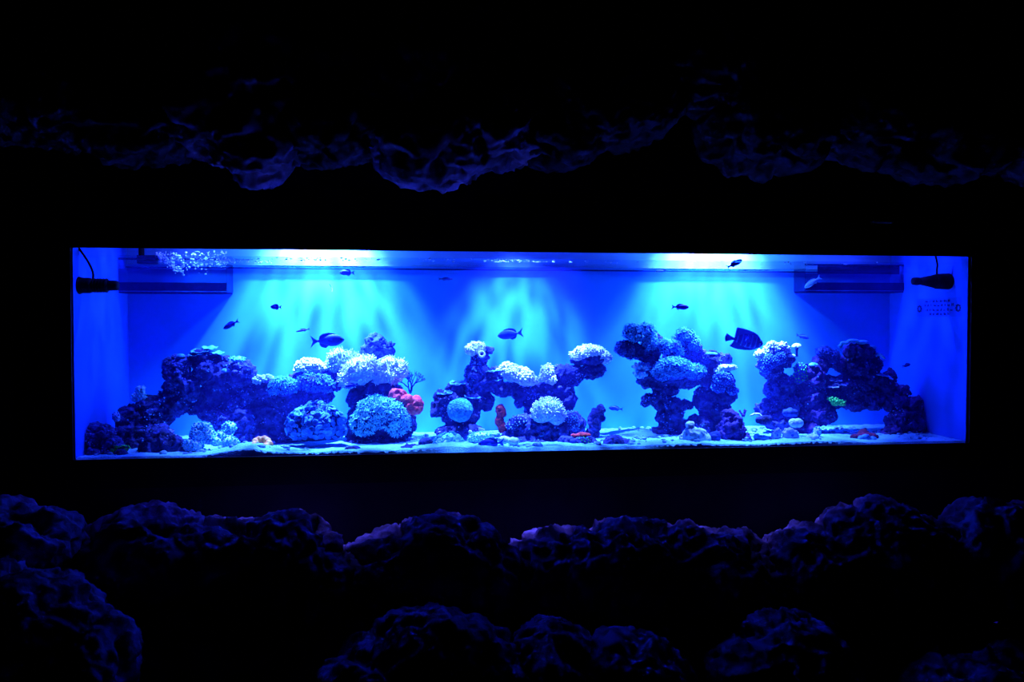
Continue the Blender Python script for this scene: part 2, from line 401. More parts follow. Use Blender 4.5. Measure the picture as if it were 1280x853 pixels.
child(hd, *box((X0-0.03, 0.10, 1.301), (X1+0.03, D+0.02, 1.33)), 'lid', M_FRAME, smooth=False)
child(hd, *box((X0-0.03, 0.10, 0.905), (X1+0.03, 0.12, 1.30)), 'front_board', M_FRAME, smooth=False)
child(hd, *box((X0-0.03, D, 0.902), (X1+0.03, D+0.02, 1.30)), 'back_board', M_FRAME, smooth=False)
for xa in (X0-0.03, X1): child(hd, *box((xa, 0.12, 0.902), (xa+0.03, D, 1.30)), 'end_board', M_FRAME, smooth=False)
# water surface
nx, ny = 240, 40
gx, gy = np.meshgrid(np.linspace(X0+0.002, X1-0.002, nx), np.linspace(0.0195, D-0.002, ny))
pw = np.stack([gx.ravel(), gy.ravel(), np.zeros(nx*ny)], 1)
pw[:, 2] = ZW+0.004*fbm(pw*np.array([4, 8, 1])+2.0, 3)+0.0015*noise(pw*np.array([22, 30, 1]))
wf = [[j*nx+i, j*nx+i+1, (j+1)*nx+i+1, (j+1)*nx+i] for j in range(ny-1) for i in range(nx-1)]
o = mk('water', pw, wf, M_WATER); tag(o, 'rippled water surface along the top of the aquarium', 'water', kind='stuff')
# the body of the water: faintly scattering
mv = bpy.data.materials.new('hazy_water'); mv.use_nodes = True; nt = mv.node_tree; nt.nodes.remove(nt.nodes['Principled BSDF'])
vs = nt.nodes.new('ShaderNodeVolumeScatter'); vs.inputs['Color'].default_value = (0.10, 0.10, 1.0, 1); vs.inputs['Density'].default_value = 0.30; vs.inputs['Anisotropy'].default_value = 0.3
nt.links.new(vs.outputs[0], nt.nodes['Material Output'].inputs['Volume'])
wb = child(o, *box((X0+0.003, 0.0192, -0.055), (X1-0.003, D-0.002, ZW-0.018)), 'water_body', mv, smooth=False, kind='stuff')
# sand bed
nx, ny = 420, 80
gx, gy = np.meshgrid(np.linspace(X0+0.002, X1-0.002, nx), np.linspace(0.0195, D-0.002, ny))
ps = np.stack([gx.ravel(), gy.ravel(), np.zeros(nx*ny)], 1)
zz = ZF+0.010*fbm(ps*np.array([3.2, 6, 1])+9.0, 3)+0.006*noise(ps*22)+0.0045*noise(ps*48)+0.002*noise(ps*110+3)
for (px, py, rx, hh, Y) in ((312, 562, 34, 0.035, 0.09), (565, 560, 40, 0.022, 0.09), (800, 545, 40, 0.022, 0.40), (850, 556, 60, 0.018, 0.12), (990, 552, 60, 0.016, 0.12), (470, 566, 80, 0.008, 0.08), (700, 562, 60, 0.01, 0.08)):
    c = P(px, py, Y); r = rx*S(px, Y)
    zz += hh*np.exp(-(((ps[:, 0]-c[0])/r)**2+((ps[:, 1]-c[1])/(r*0.8))**2))
fr_ = np.clip((0.17-ps[:, 1])/0.11, 0, 1)
ps[:, 2] = np.maximum(zz, 0.005*fr_-0.02*(1-fr_)+0.001*noise(ps*60))
ps[:nx, 2] = -0.05; ps[:nx, 1] += 0.0002; ps[nx:2*nx, 1] = ps[:nx, 1]
o = mk('sand_bed', ps, [[j*nx+i, j*nx+i+1, (j+1)*nx+i+1, (j+1)*nx+i] for j in range(ny-1) for i in range(nx-1)], M_SAND)
tag(o, 'pale coral sand covering the aquarium bottom', 'sand', kind='stuff')
def sand_z(x, y):
    k = np.argmin((ps[:, 0]-x)**2+(ps[:, 1]-y)**2); return float(ps[k, 2])

rb = np.random.RandomState(12); parts = []; VB, FB_ = ico(2)
for k in range(900):
    x = rb.uniform(X0+.05, X1-.05); y = rb.uniform(.05, D-.06)
    if noise(np.array([[x*2.2, y*4, 3.3]]))[0] < -0.05: continue
    r = abs(rb.normal(0, .0045))+.002; zs = sand_z(x, y)
    parts.append((VB*r*np.array([rb.uniform(.8, 1.8), rb.uniform(.8, 1.6), rb.uniform(.6, 1.1)])*(1+.25*noise(VB*1.5+k)[:, None])+np.array([x, y, zs+r*.2]), FB_))
V, F = cat2(parts); tag(mk('coral_rubble', V, F, M_PEB), 'scattered bits of coral rubble lying on the sand', 'rubble', kind='stuff')

# ================================================================== ROCKS IN THE TANK
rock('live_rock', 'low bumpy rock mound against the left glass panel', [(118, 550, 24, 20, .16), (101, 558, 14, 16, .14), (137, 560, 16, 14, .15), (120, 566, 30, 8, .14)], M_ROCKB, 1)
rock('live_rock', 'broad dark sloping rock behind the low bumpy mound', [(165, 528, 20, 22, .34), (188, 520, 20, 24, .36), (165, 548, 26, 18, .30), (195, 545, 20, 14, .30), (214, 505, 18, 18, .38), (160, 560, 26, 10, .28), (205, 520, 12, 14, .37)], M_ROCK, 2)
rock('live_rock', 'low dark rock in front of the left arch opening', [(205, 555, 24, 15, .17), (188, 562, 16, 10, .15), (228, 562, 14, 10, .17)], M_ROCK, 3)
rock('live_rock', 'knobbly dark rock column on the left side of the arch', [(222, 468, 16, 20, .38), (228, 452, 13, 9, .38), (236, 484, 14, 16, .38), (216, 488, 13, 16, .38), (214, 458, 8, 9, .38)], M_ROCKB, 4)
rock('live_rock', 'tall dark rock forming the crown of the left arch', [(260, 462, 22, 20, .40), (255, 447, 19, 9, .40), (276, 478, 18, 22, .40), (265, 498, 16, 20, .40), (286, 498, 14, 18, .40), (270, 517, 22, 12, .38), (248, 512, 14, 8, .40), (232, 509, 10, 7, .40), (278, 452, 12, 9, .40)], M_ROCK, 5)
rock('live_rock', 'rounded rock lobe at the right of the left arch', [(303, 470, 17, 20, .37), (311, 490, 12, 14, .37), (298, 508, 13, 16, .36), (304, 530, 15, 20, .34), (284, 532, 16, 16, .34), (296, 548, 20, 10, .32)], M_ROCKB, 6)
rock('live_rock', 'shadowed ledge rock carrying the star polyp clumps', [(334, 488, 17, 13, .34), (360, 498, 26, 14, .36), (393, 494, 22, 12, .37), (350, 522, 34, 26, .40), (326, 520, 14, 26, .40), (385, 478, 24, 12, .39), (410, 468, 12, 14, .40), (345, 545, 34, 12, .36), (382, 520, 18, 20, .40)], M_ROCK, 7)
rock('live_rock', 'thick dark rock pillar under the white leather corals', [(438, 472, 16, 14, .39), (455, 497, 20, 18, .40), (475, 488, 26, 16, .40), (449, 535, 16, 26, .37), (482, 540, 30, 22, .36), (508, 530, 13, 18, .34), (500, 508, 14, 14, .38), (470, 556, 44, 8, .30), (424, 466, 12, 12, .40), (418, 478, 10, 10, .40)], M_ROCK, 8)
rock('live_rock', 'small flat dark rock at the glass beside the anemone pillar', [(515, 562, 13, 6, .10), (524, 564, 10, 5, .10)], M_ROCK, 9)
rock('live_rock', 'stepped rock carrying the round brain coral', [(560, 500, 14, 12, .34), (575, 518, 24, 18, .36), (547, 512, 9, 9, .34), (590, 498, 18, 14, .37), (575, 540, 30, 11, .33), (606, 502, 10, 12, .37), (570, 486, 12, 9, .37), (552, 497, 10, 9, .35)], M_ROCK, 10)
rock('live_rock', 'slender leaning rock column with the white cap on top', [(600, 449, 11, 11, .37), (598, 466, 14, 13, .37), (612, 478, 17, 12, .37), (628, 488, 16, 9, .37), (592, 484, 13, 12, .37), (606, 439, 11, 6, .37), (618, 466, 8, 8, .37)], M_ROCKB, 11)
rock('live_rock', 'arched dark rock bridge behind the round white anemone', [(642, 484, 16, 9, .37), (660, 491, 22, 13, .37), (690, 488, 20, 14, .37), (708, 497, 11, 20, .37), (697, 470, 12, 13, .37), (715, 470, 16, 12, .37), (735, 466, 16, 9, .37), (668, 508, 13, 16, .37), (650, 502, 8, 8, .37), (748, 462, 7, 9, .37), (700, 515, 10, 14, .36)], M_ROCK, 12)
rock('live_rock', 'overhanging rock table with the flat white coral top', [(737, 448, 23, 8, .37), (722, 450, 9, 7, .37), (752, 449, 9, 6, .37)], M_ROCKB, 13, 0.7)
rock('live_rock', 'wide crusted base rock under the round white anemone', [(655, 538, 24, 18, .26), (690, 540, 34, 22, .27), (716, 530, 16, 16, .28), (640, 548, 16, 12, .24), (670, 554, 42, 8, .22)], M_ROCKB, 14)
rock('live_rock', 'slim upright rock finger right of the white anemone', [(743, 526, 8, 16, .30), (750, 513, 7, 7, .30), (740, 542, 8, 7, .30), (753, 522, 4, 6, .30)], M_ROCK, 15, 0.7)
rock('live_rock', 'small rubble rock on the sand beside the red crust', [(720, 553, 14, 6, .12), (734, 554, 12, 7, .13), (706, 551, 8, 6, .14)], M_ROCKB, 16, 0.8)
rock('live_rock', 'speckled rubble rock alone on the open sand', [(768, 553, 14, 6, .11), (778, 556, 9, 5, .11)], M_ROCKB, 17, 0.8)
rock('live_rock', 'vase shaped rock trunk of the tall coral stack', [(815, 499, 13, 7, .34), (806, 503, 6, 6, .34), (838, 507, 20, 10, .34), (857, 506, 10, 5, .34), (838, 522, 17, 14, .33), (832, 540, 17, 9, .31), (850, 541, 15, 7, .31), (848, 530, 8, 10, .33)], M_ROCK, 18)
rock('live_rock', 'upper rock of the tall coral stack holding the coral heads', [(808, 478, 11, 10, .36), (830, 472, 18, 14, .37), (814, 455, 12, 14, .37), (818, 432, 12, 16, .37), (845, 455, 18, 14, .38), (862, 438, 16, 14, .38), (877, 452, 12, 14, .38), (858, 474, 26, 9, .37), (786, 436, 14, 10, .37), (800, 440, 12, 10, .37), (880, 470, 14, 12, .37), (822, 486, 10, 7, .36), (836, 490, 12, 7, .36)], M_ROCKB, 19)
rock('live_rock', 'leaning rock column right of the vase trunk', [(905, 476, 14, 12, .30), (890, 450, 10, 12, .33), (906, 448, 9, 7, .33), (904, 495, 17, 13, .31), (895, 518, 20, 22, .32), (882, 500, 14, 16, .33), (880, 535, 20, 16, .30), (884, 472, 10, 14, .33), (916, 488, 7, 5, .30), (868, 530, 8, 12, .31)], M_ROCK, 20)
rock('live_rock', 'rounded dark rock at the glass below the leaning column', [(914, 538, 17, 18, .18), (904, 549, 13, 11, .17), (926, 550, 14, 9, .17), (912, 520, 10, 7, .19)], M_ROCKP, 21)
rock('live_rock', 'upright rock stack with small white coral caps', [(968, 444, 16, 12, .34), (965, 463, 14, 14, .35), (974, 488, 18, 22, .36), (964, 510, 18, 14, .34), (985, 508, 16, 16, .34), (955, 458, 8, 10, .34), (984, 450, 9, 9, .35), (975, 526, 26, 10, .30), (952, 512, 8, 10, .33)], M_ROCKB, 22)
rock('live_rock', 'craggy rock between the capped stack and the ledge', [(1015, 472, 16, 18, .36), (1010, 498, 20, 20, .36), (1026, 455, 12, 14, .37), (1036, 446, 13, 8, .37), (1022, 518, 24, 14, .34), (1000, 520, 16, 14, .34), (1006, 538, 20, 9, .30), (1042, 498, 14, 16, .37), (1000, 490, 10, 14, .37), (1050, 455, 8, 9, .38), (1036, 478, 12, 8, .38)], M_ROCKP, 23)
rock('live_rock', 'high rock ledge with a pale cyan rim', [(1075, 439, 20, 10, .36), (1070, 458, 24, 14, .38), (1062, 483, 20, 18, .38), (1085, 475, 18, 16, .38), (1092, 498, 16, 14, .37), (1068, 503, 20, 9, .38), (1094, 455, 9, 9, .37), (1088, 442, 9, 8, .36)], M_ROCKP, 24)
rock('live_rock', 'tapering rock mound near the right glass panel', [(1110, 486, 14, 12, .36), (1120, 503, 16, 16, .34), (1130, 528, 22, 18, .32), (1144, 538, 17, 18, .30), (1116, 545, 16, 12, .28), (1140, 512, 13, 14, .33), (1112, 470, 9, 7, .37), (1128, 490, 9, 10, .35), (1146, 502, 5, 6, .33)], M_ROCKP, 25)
for (px, py, rx, ry, Y, lb, m) in (
        (988, 516, 11, 6, .20, 'smooth blue grey stone leaning on the capped rock stack', M_DBLUE),
        (995, 529, 9, 5, .16, 'small pale stone in front of the blue grey stone', M_CREAM),
        (893, 546, 7, 6, .10, 'small round dark stone beside the pale leather coral', M_DBLUE),
        (890, 557, 7, 4, .07, 'flat little stone at the glass beside the pale leather coral', M_DBLUE),
        (532, 554, 9, 6, .12, 'speckled pebble at the left edge of the white polyp cluster', M_ROCKB),
        (1016, 548, 9, 5, .10, 'pale pebble standing near the green coral rock', M_CREAM),
        (955, 526, 10, 6, .17, 'dark knobbly stone under the curved white tube', M_ROCK),
        (602, 537, 4, 2, .22, 'tiny white shell fragment on the brain coral rock', M_WHITE),
        (587, 540, 3, 2, .20, 'tiny white shell chip left of the other fragment', M_WHITE),
        (440, 562, 10, 5, .08, 'small dark stone at the glass before the big anemone', M_ROCK),
        (150, 566, 9, 4, .08, 'thin dark stone on the sand by the green buttons', M_ROCK)):
    rock('stone', lb, [(px, py, rx, ry, Y), (px+rx*.35, py+ry*.25, rx*.7, ry*.7, Y)], m, px, 0.35, 0.004, cat='stone')

# ================================================================== CORALS
# white leather corals of the pillar
def leather(label, bl, m, seed, size=0.0115, n=800, cat='coral', kind='tent', name='leather_coral', mb=None, spacing=0.0075, group=None):
    return colony(name, label, cat, bl, mb or m, m, kind, size, n, spacing, seed, -0.45, 1.6, pname='tentacles' if kind == 'tent' else 'polyps', tilt=0.3, group=group)
leather('bushy white leather coral, leftmost on the anemone pillar', [(425, 450, 14, 9, .37), (440, 452, 12, 10, .37), (418, 456, 9, 8, .37)], M_CREAM, 31)
leather('large white leather coral hanging down in front of the pillar top', [(450, 463, 19, 15, .34), (437, 474, 11, 11, .34), (458, 456, 13, 10, .35)], M_WHITE, 32)
leather('rounded bright white leather coral above the pink sponge', [(489, 463, 17, 15, .35), (476, 470, 12, 11, .35), (497, 458, 10, 9, .36)], M_WHITE, 33)
colony('sea_anemone', 'big cyan anemone dome with a fringe of tentacles', 'anemone', [(476, 520, 30, 20, .27), (456, 530, 15, 16, .26), (497, 528, 14, 18, .27), (470, 508, 20, 10, .27)], M_ROCK, M_TEAL, 'star', 0.015, 420, 0.012, 34, -0.3)
colony('star_polyp_colony', 'large dome of blue star polyps standing on the sand', 'coral', [(395, 530, 34, 22, .20), (380, 536, 20, 16, .19), (412, 537, 18, 14, .19), (394, 516, 18, 11, .20)], M_ROCK, M_BLUEP, 'cup', 0.0125, 420, 0.0135, 35, -0.25)
colony('star_polyp_colony', 'round cyan star polyp clump next to the pale cap', 'coral', [(354, 484, 18, 12, .31), (345, 487, 9, 8, .31)], M_ROCK, M_CYAN, 'star', 0.011, 260, 0.010, 36)
colony('star_polyp_colony', 'wide star polyp clump on the shaded side of the ledge', 'coral', [(392, 479, 20, 12, .33), (406, 482, 10, 9, .33)], M_ROCK, M_BLUEP, 'star', 0.012, 260, 0.011, 37)
leather('low white coral cushion on top of the ledge rock', [(386, 458, 17, 6, .36), (398, 460, 8, 5, .36), (372, 461, 6, 5, .36)], M_WHITE, 38, n=400, kind='nub')
leather('smooth white cap coral at the left end of the ledge', [(329, 476, 11, 5, .33), (334, 473, 7, 4, .33)], M_CREAM, 39, n=200, kind='nub')
colony('polyp_colony', 'pale cyan leather coral knot, left of the sand mound pair', 'coral', [(253, 536, 12, 8, .18), (248, 546, 9, 12, .17), (240, 558, 13, 9, .15), (262, 545, 8, 8, .17)], M_CREAM, M_CYAN, 'nub', 0.008, 240, 0.008, 40)
colony('polyp_colony', 'pale cyan leather coral with two lobes beside the sand mound', 'coral', [(286, 535, 9, 8, .18), (280, 546, 11, 8, .17), (288, 553, 11, 6, .15), (270, 552, 9, 6, .15)], M_CREAM, M_CYAN, 'nub', 0.008, 240, 0.008, 41)
colony('polyp_colony', 'small bright cyan polyp bunch on the left rock slope', 'coral', [(176, 487, 6, 5, .33), (172, 495, 7, 5, .33), (168, 500, 5, 3, .33), (179, 495, 3, 7, .33)], M_CREAM, M_TEAL, 'nub', 0.009, 60, 0.010, 42)
colony('button_polyps', 'little green button polyps at the foot of the left mound', 'coral', [(146, 563, 6, 3, .11), (156, 562, 5, 3, .11)], M_ROCK, M_GREEN, 'cup', 0.009, 14, 0.012, 43)
colony('polyp_colony', 'tiny pale polyp tuft on the low bumpy mound', 'coral', [(146, 522, 4, 6, .26)], M_CREAM, M_BLUEP, 'nub', 0.007, 26, 0.008, 44)

def plates(name, label, pl, m, seed, cat='coral'):
    """plating coral: stacked ruffled dishes; pl = (px, py, r_px, Y, tilt)"""
    r = random.Random(seed); c0 = P(pl[0][0], pl[0][1]+4, pl[0][3]); o = root(name, c0, label, cat)
    for (px, py, rp, Y, tl) in pl:
        s = S(px, Y); c = P(px, py, Y); R = rp*s; n, rings = 28, 6; V, F = [], []
        ph = r.uniform(0, 6)
        for side in (0, 1):
            for k in range(rings+1):
                u = k/rings
                for j in range(n):
                    th = 2*math.pi*j/n; rr = R*u*(1+0.10*math.sin(3*th+ph)+0.06*math.sin(7*th+ph*2)*u)
                    z = 0.16*R*u*u+0.07*R*u*math.sin(6*th+ph)-(0.10*R*(1.05-u*0.7) if side else 0)
                    V.append((c[0]+rr*math.cos(th), min(c[1]+0.8*rr*math.sin(th), D-0.004), c[2]+z+tl*rr*math.cos(th)-0.18*rr*math.sin(th)*-1))
        m1 = (rings+1)*n
        for k in range(rings):
            for j in range(n):
                a, b = k*n+j, k*n+(j+1) % n; F.append([a, b, b+n, a+n]); F.append([m1+a, m1+a+n, m1+b+n, m1+b])
        for j in range(n): a, b = rings*n+j, rings*n+(j+1) % n; F.append([a, b, m1+b, m1+a])
        child(o, np.array(V), F, 'plate', m)
    V, F = tube([c0+np.array([0, 0, -0.02]), c0+np.array([0, 0, 0.014])], [0.03, 0.02], 8); V[:, 1] = np.minimum(V[:, 1], D-0.004); child(o, V, F, 'stalk', M_ROCK)
    return o
plates('plating_coral', 'cyan plating coral tiers crowning the left arch', [(250, 440, 12, .38, .05), (262, 436, 10, .40, -.05), (272, 442, 9, .38, -.1), (244, 444, 9, .37, .1)], M_CYAN, 1)
plates('plating_coral', 'lilac plate coral on the low rock by the arch opening', [(208, 541, 9, .18, .0), (214, 545, 6, .16, -.1)], M_LILAC, 2)
plates('plating_coral', 'small blue plates stepping up the brain coral rock', [(572, 480, 11, .35, .05), (556, 492, 10, .33, .1), (590, 497, 10, .33, -.1)], M_BLUEP, 3)
plates('plating_coral', 'pale rimmed plate on the slender leaning column', [(615, 464, 10, .35, .05), (620, 475, 9, .35, .0)], M_BLUEP, 4)
plates('plating_coral', 'small bright frilled plates in the middle of the craggy rock', [(1044, 476, 8, .34, .0), (1050, 481, 8, .33, -.1), (1042, 484, 7, .32, .1)], M_LILAC, 5)
plates('plating_coral', 'blue frilled plates at the shoulder of the right mound', [(1104, 470, 9, .33, -.1), (1110, 474, 7, .33, .0)], M_BLUEP, 6)

def cap(name, label, px, py, rp, Y, m, seed, flat=0.5, stem=10, mst=M_ROCK, cat='coral'):
    """mushroom shaped coral: dome cap, gilled underside, stem"""
    s = S(px, Y); R = rp*s; c = P(px, py, Y); o = root(name, c-np.array([0, 0, stem*s]), label, cat)
    V, F = ico(4); V = V.copy(); V[:, 2] = np.where(V[:, 2] > 0, V[:, 2]*flat, V[:, 2]*0.12)
    th = np.arctan2(V[:, 1], V[:, 0]); rr = 1+0.07*np.sin(5*th+seed)+0.04*np.sin(9*th+seed*2)
    V = V*np.stack([rr, rr*.85, np.ones(len(V))], 1)*R
    V = V+0.08*R*fbm(V/R*3+seed, 3)[:, None]*np.array([0.3, 0.3, 1.0])+c; V[:, 1] = np.minimum(V[:, 1], D-0.004)
    child(o, V, F, 'cap', m)
    pts = [c+np.array([0.0, 0, -stem*s*(1-t)+0*t]) for t in (0, .3, .6, 1.0)]
    child(o, *tube(pts, [R*.32, R*.24, R*.25, R*.45], 10), 'stem', mst)
    return o
leather('round white cap on top of the slender leaning column', [(596, 435, 11, 6, .36), (590, 437, 6, 5, .36), (603, 436, 5, 5, .36)], M_WHITE, 101, size=.006, kind='nub', n=240)
leather('wide flat white coral covering the rock table', [(736, 440, 20, 6, .36), (722, 443, 9, 5, .36), (751, 444, 10, 6, .36), (758, 449, 5, 5, .36)], M_WHITE, 102, size=.006, kind='nub', n=420)
leather('white disc coral on the leaning column by the big banded fish', [(906, 461, 10, 3.5, .29), (899, 464, 7, 3, .29), (914, 460, 6, 3, .29)], M_WHITE, 103, size=.006, kind='nub', n=160)
leather('small white cap on the left shoulder of the capped stack', [(951, 444, 6, 4.5, .32)], M_WHITE, 104, size=.006, kind='nub', n=60)
leather('white lumpy cap crowning the capped rock stack', [(966, 435, 9, 5, .33), (958, 438, 5, 4, .33)], M_WHITE, 105, size=.007, kind='nub', n=120)
leather('round white cap rising above the capped stack top', [(976, 432, 7, 5, .34), (983, 437, 5, 5, .34)], M_WHITE, 106, size=.007, kind='nub', n=120)
cap('mushroom_coral', 'small cream cap low on the right of the capped stack', 989, 446, 6, .34, M_CREAM, 7, .6, 7)
cap('mushroom_coral', 'little white ball cap on a free standing stem', 996, 434, 6, .36, M_WHITE, 8, .8, 12)
cap('mushroom_coral', 'pale dome cap on the left column of the arch', 226, 446, 5, .36, M_CYAN, 9, .8, 5)
leather('flat pale disc lying on the rounded arch lobe', [(296, 450, 9, 2.5, .35)], M_CYAN, 110, size=.005, kind='nub', n=60)
cap('mushroom_coral', 'small pale dome in the hollow of the arch crown', 283, 465, 6, .35, M_BLUEP, 11, .8, 5)
cap('mushroom_coral', 'bright cyan button on the craggy rock shoulder', 1017, 457, 6, .33, M_TEAL, 12, .6, 5)
cap('mushroom_coral', 'pale disc hanging at the right end of the high ledge', 1098, 445, 5, .34, M_CYAN, 13, .8, 5)
cap('mushroom_coral', 'cream disc on the far right knob of the coral stack', 890, 443, 8, .32, M_CYAN, 14, .4, 5)
# white corals of the centre bridge
leather('billowing white coral on the dark rock bridge', [(642, 466, 12, 10, .35), (655, 471, 12, 7, .35), (633, 463, 9, 7, .36), (660, 475, 8, 5, .35)], M_WHITE, 50, kind='nub', n=500)
leather('short white polyp tuft beside the rock table stem', [(685, 466, 5, 8, .34), (689, 475, 6, 5, .33), (680, 472, 4, 4, .34)], M_WHITE, 51, size=0.008, n=70, spacing=0.009, kind='nub')
colony('bubble_anemone', 'round white fuzzy anemone on the wide crusted rock', 'anemone', [(685, 513, 19, 14, .22), (676, 518, 12, 11, .22), (696, 520, 10, 12, .22)], M_CREAM, M_WHITE, 'tent', 0.012, 900, 0.006, 52, -0.1, tilt=0.5)
# brain coral
def brain(label, px, py, rp, Y, m, seed):
    V, F = ico(6); V = V.copy(); s = S(px, Y)
    r = 1+0.05*np.abs(np.sin(14*fbm(V*1.6+seed, 3)))-0.04*np.clip(-V[:, 2], 0, 1)
    V = V*r[:, None]*(1+.10*fbm(V*1.3+4, 2))[:, None]*np.array([rp, rp*.85, rp*.95])*s+P(px, py, Y); return tag(mk('brain_coral', V, F, m), label, 'coral')
brain('round teal brain coral with meandering grooves', 575, 513, 15.5, .28, M_TEALD, 3)
# ring tubes
def ring(name, label, px, py, R, r_, Y, m, wob, seed, squash=.5, tilt=0.9, cat='coral'):
    s = S(px, Y); c = P(px, py, Y); n, k = 48, 12; V, F = [], []
    for i in range(n):
        th = 2*math.pi*i/n; rr = R*(1+wob*math.sin(5*th+seed)); q = r_*(1+wob*math.sin(9*th+seed))
        for j in range(k):
            ph = 2*math.pi*j/k; a = rr+q*math.cos(ph); x, y, z = a*math.cos(th), a*math.sin(th), q*1.2*math.sin(ph)
            V.append((c[0]+x*s, c[1]+(y*math.cos(tilt)-z*math.sin(tilt))*s, c[2]+(y*math.sin(tilt)+z*math.cos(tilt))*s))
    for i in range(n):
        for j in range(k): F.append([i*k+j, ((i+1) % n)*k+j, ((i+1) % n)*k+(j+1) % k, i*k+(j+1) % k])
    o = root(name, c-np.array([0, 0, r_*s]), label, cat); child(o, np.array(V), F, 'lip', m)
    V, F = ico(3); child(o, V*np.array([R*.8, R*.5, R*.35])*s+c+np.array([0, 0.01, -r_*s*.3]), F, 'mouth', M_RED if m is M_PINKW else M_DBLUE)
    return o
ring('donut_coral', 'pink and white ring shaped coral on the sand mound', 327, 556, 8.5, 5, .10, M_PINKW, .08, 2, tilt=.55)
ring('tube_worm', 'little white ring tube under the leaning column cap', 602, 443, 3.4, 1.6, .33, M_WHITE, .02, 1, tilt=1.3, cat='tube worm')
# pink sponge: two folded lobes
def lobes(name, label, bl, m, seed, cat='coral', amp=1.0, vox=0.0045):
    V, N, F = blobs(bl, vox)
    V = V+N*(amp*(0.010*fbm(V*18+seed, 2)+0.004*fbm(V*50+seed, 2, True)))[:, None]; V[:, 2] = np.maximum(V[:, 2], ZF-0.01); V[:, 1] = np.minimum(V[:, 1], D-0.004)
    return tag(mk(name, V, F, m), label, cat)
lobes('fan_sponge', 'folded pink sponge leaning out under the white corals, upper lobe', [(497, 494, 11, 8, .30), (505, 499, 9, 5, .29), (490, 498, 6, 6, .30)], M_PINK, 3, 'sponge', 2.6)
lobes('fan_sponge', 'folded pink sponge beside the anemone, lower lobe', [(515, 508, 12, 10, .29), (522, 504, 7, 9, .29), (508, 502, 8, 6, .29)], M_PINK, 5, 'sponge', 2.6)
lobes('finger_sponge', 'upright pink and purple sponge finger beside the brain coral', [(626, 514, 6, 8, .27), (624, 525, 5, 9, .27), (628, 535, 6, 8, .26)], M_RED, 6, 'sponge', 2.4)
lobes('crust_sponge', 'red crust on the rubble rock by the rock finger', [(728, 544, 11, 3, .14), (718, 545, 5, 3, .14)], M_RED, 7, 'sponge')
lobes('crust_sponge', 'dark red crusted mound at the foot of the right rock', [(1083, 546, 16, 5, .16), (1068, 547, 6, 4, .16), (1079, 541, 6, 4, .17)], M_REDD, 8, 'sponge')
lobes('leather_coral', 'pale lump coral lying on the dark red crust', [(1082, 548, 6, 5, .11), (1090, 550, 7, 4, .11), (1076, 549, 4, 4, .11)], M_BLUEP, 9)
lobes('leather_coral', 'pale folded leather coral cone at the glass', [(868, 545, 15, 12, .10), (864, 535, 6, 6, .10), (878, 550, 10, 8, .10), (856, 548, 8, 7, .10)], M_CREAM, 10, 'coral', 2.6)
lobes('leather_coral', 'flat cyan coral patch left of the clam pair', [(953, 548, 12, 4, .12), (946, 546, 5, 4, .12)], M_CYAN, 11)
lobes('leather_coral', 'two lobed pale snail like coral at the foot of the base rock', [(630, 550, 7, 5, .11), (642, 552, 7, 5, .10)], M_CREAM, 12)
colony('star_polyp_colony', 'bright white cyan polyp cluster on the sand by the brain coral rock', 'coral', [(560, 550, 14, 7, .14), (552, 554, 9, 5, .12), (570, 552, 8, 6, .13)], M_CREAM, M_TEAL, 'cup', 0.012, 90, 0.014, 60)
colony('star_polyp_colony', 'low pale polyp mat right of the white cyan cluster', 'coral', [(600, 545, 14, 4, .18), (592, 549, 8, 4, .17)], M_CREAM, M_CYAN, 'nub', 0.007, 120, 0.008, 61)
colony('polyp_colony', 'speckled polyp crust on the left of the wide base rock', 'coral', [(648, 526, 10, 6, .22), (640, 532, 8, 6, .22)], M_ROCKB, M_CREAM, 'nub', 0.005, 70, 0.010, 62)
colony('polyp_colony', 'speckled polyp crust right of the round white anemone', 'coral', [(712, 522, 9, 8, .23), (716, 532, 8, 8, .23)], M_ROCKB, M_BLUEP, 'nub', 0.006, 110, 0.009, 63)
colony('polyp_colony', 'greenish spotted polyp crust on the rubble by the red crust', 'coral', [(728, 551, 9, 4, .11)], M_ROCKB, M_GREEN, 'nub', 0.005, 40, 0.009, 64)
# coral stack heads
def head(label, bl, seed, m=M_BLUEP, n=400, size=.010, kind='star', spacing=.0095):
    return colony('branching_coral', label, 'coral', bl, M_DBLUE, m, kind, size, n, spacing, seed, -0.35)
head('bushy blue coral head at the upper left of the tall stack', [(793, 418, 13, 11, .35), (807, 416, 10, 10, .35), (812, 428, 9, 10, .35)], 70, M_CYAN, 400, .012)
head('small dark coral clump hanging left of the bushy head', [(779, 437, 9, 9, .36), (788, 443, 8, 6, .36)], 71, M_DBLUE, 200)
head('tall blue coral head at the upper right of the tall stack', [(856, 421, 12, 10, .36), (848, 428, 9, 8, .36), (866, 430, 9, 10, .36)], 72, M_CYAN)
head('pale rimmed coral lobe at the left of the stack middle', [(829, 432, 9, 7, .33), (832, 438, 7, 6, .33)], 73, M_CYAN, 160)
head('pale rimmed coral lobe at the right of the stack middle', [(844, 434, 7, 7, .33), (848, 440, 5, 5, .33)], 74, M_CYAN, 140)
colony('star_polyp_colony', 'broad blue polyp dome in the middle of the tall stack', 'coral', [(842, 462, 24, 13, .30), (828, 466, 12, 11, .30), (868, 466, 14, 10, .31)], M_DBLUE, M_CYAN, 'star', 0.012, 460, 0.010, 75, -0.2)
colony('polyp_colony', 'pale round knobs on the left flank of the tall stack', 'coral', [(797, 459, 6, 4, .33), (808, 459, 5, 4, .33), (800, 468, 7, 5, .33)], M_CREAM, M_CYAN, 'nub', 0.012, 34, 0.014, 76)
head('knobbly blue coral on the leaning column side', [(903, 474, 11, 9, .27), (898, 484, 8, 8, .27), (914, 490, 7, 5, .28)], 77, M_BLUEP, 240, .008, 'nub', .009)
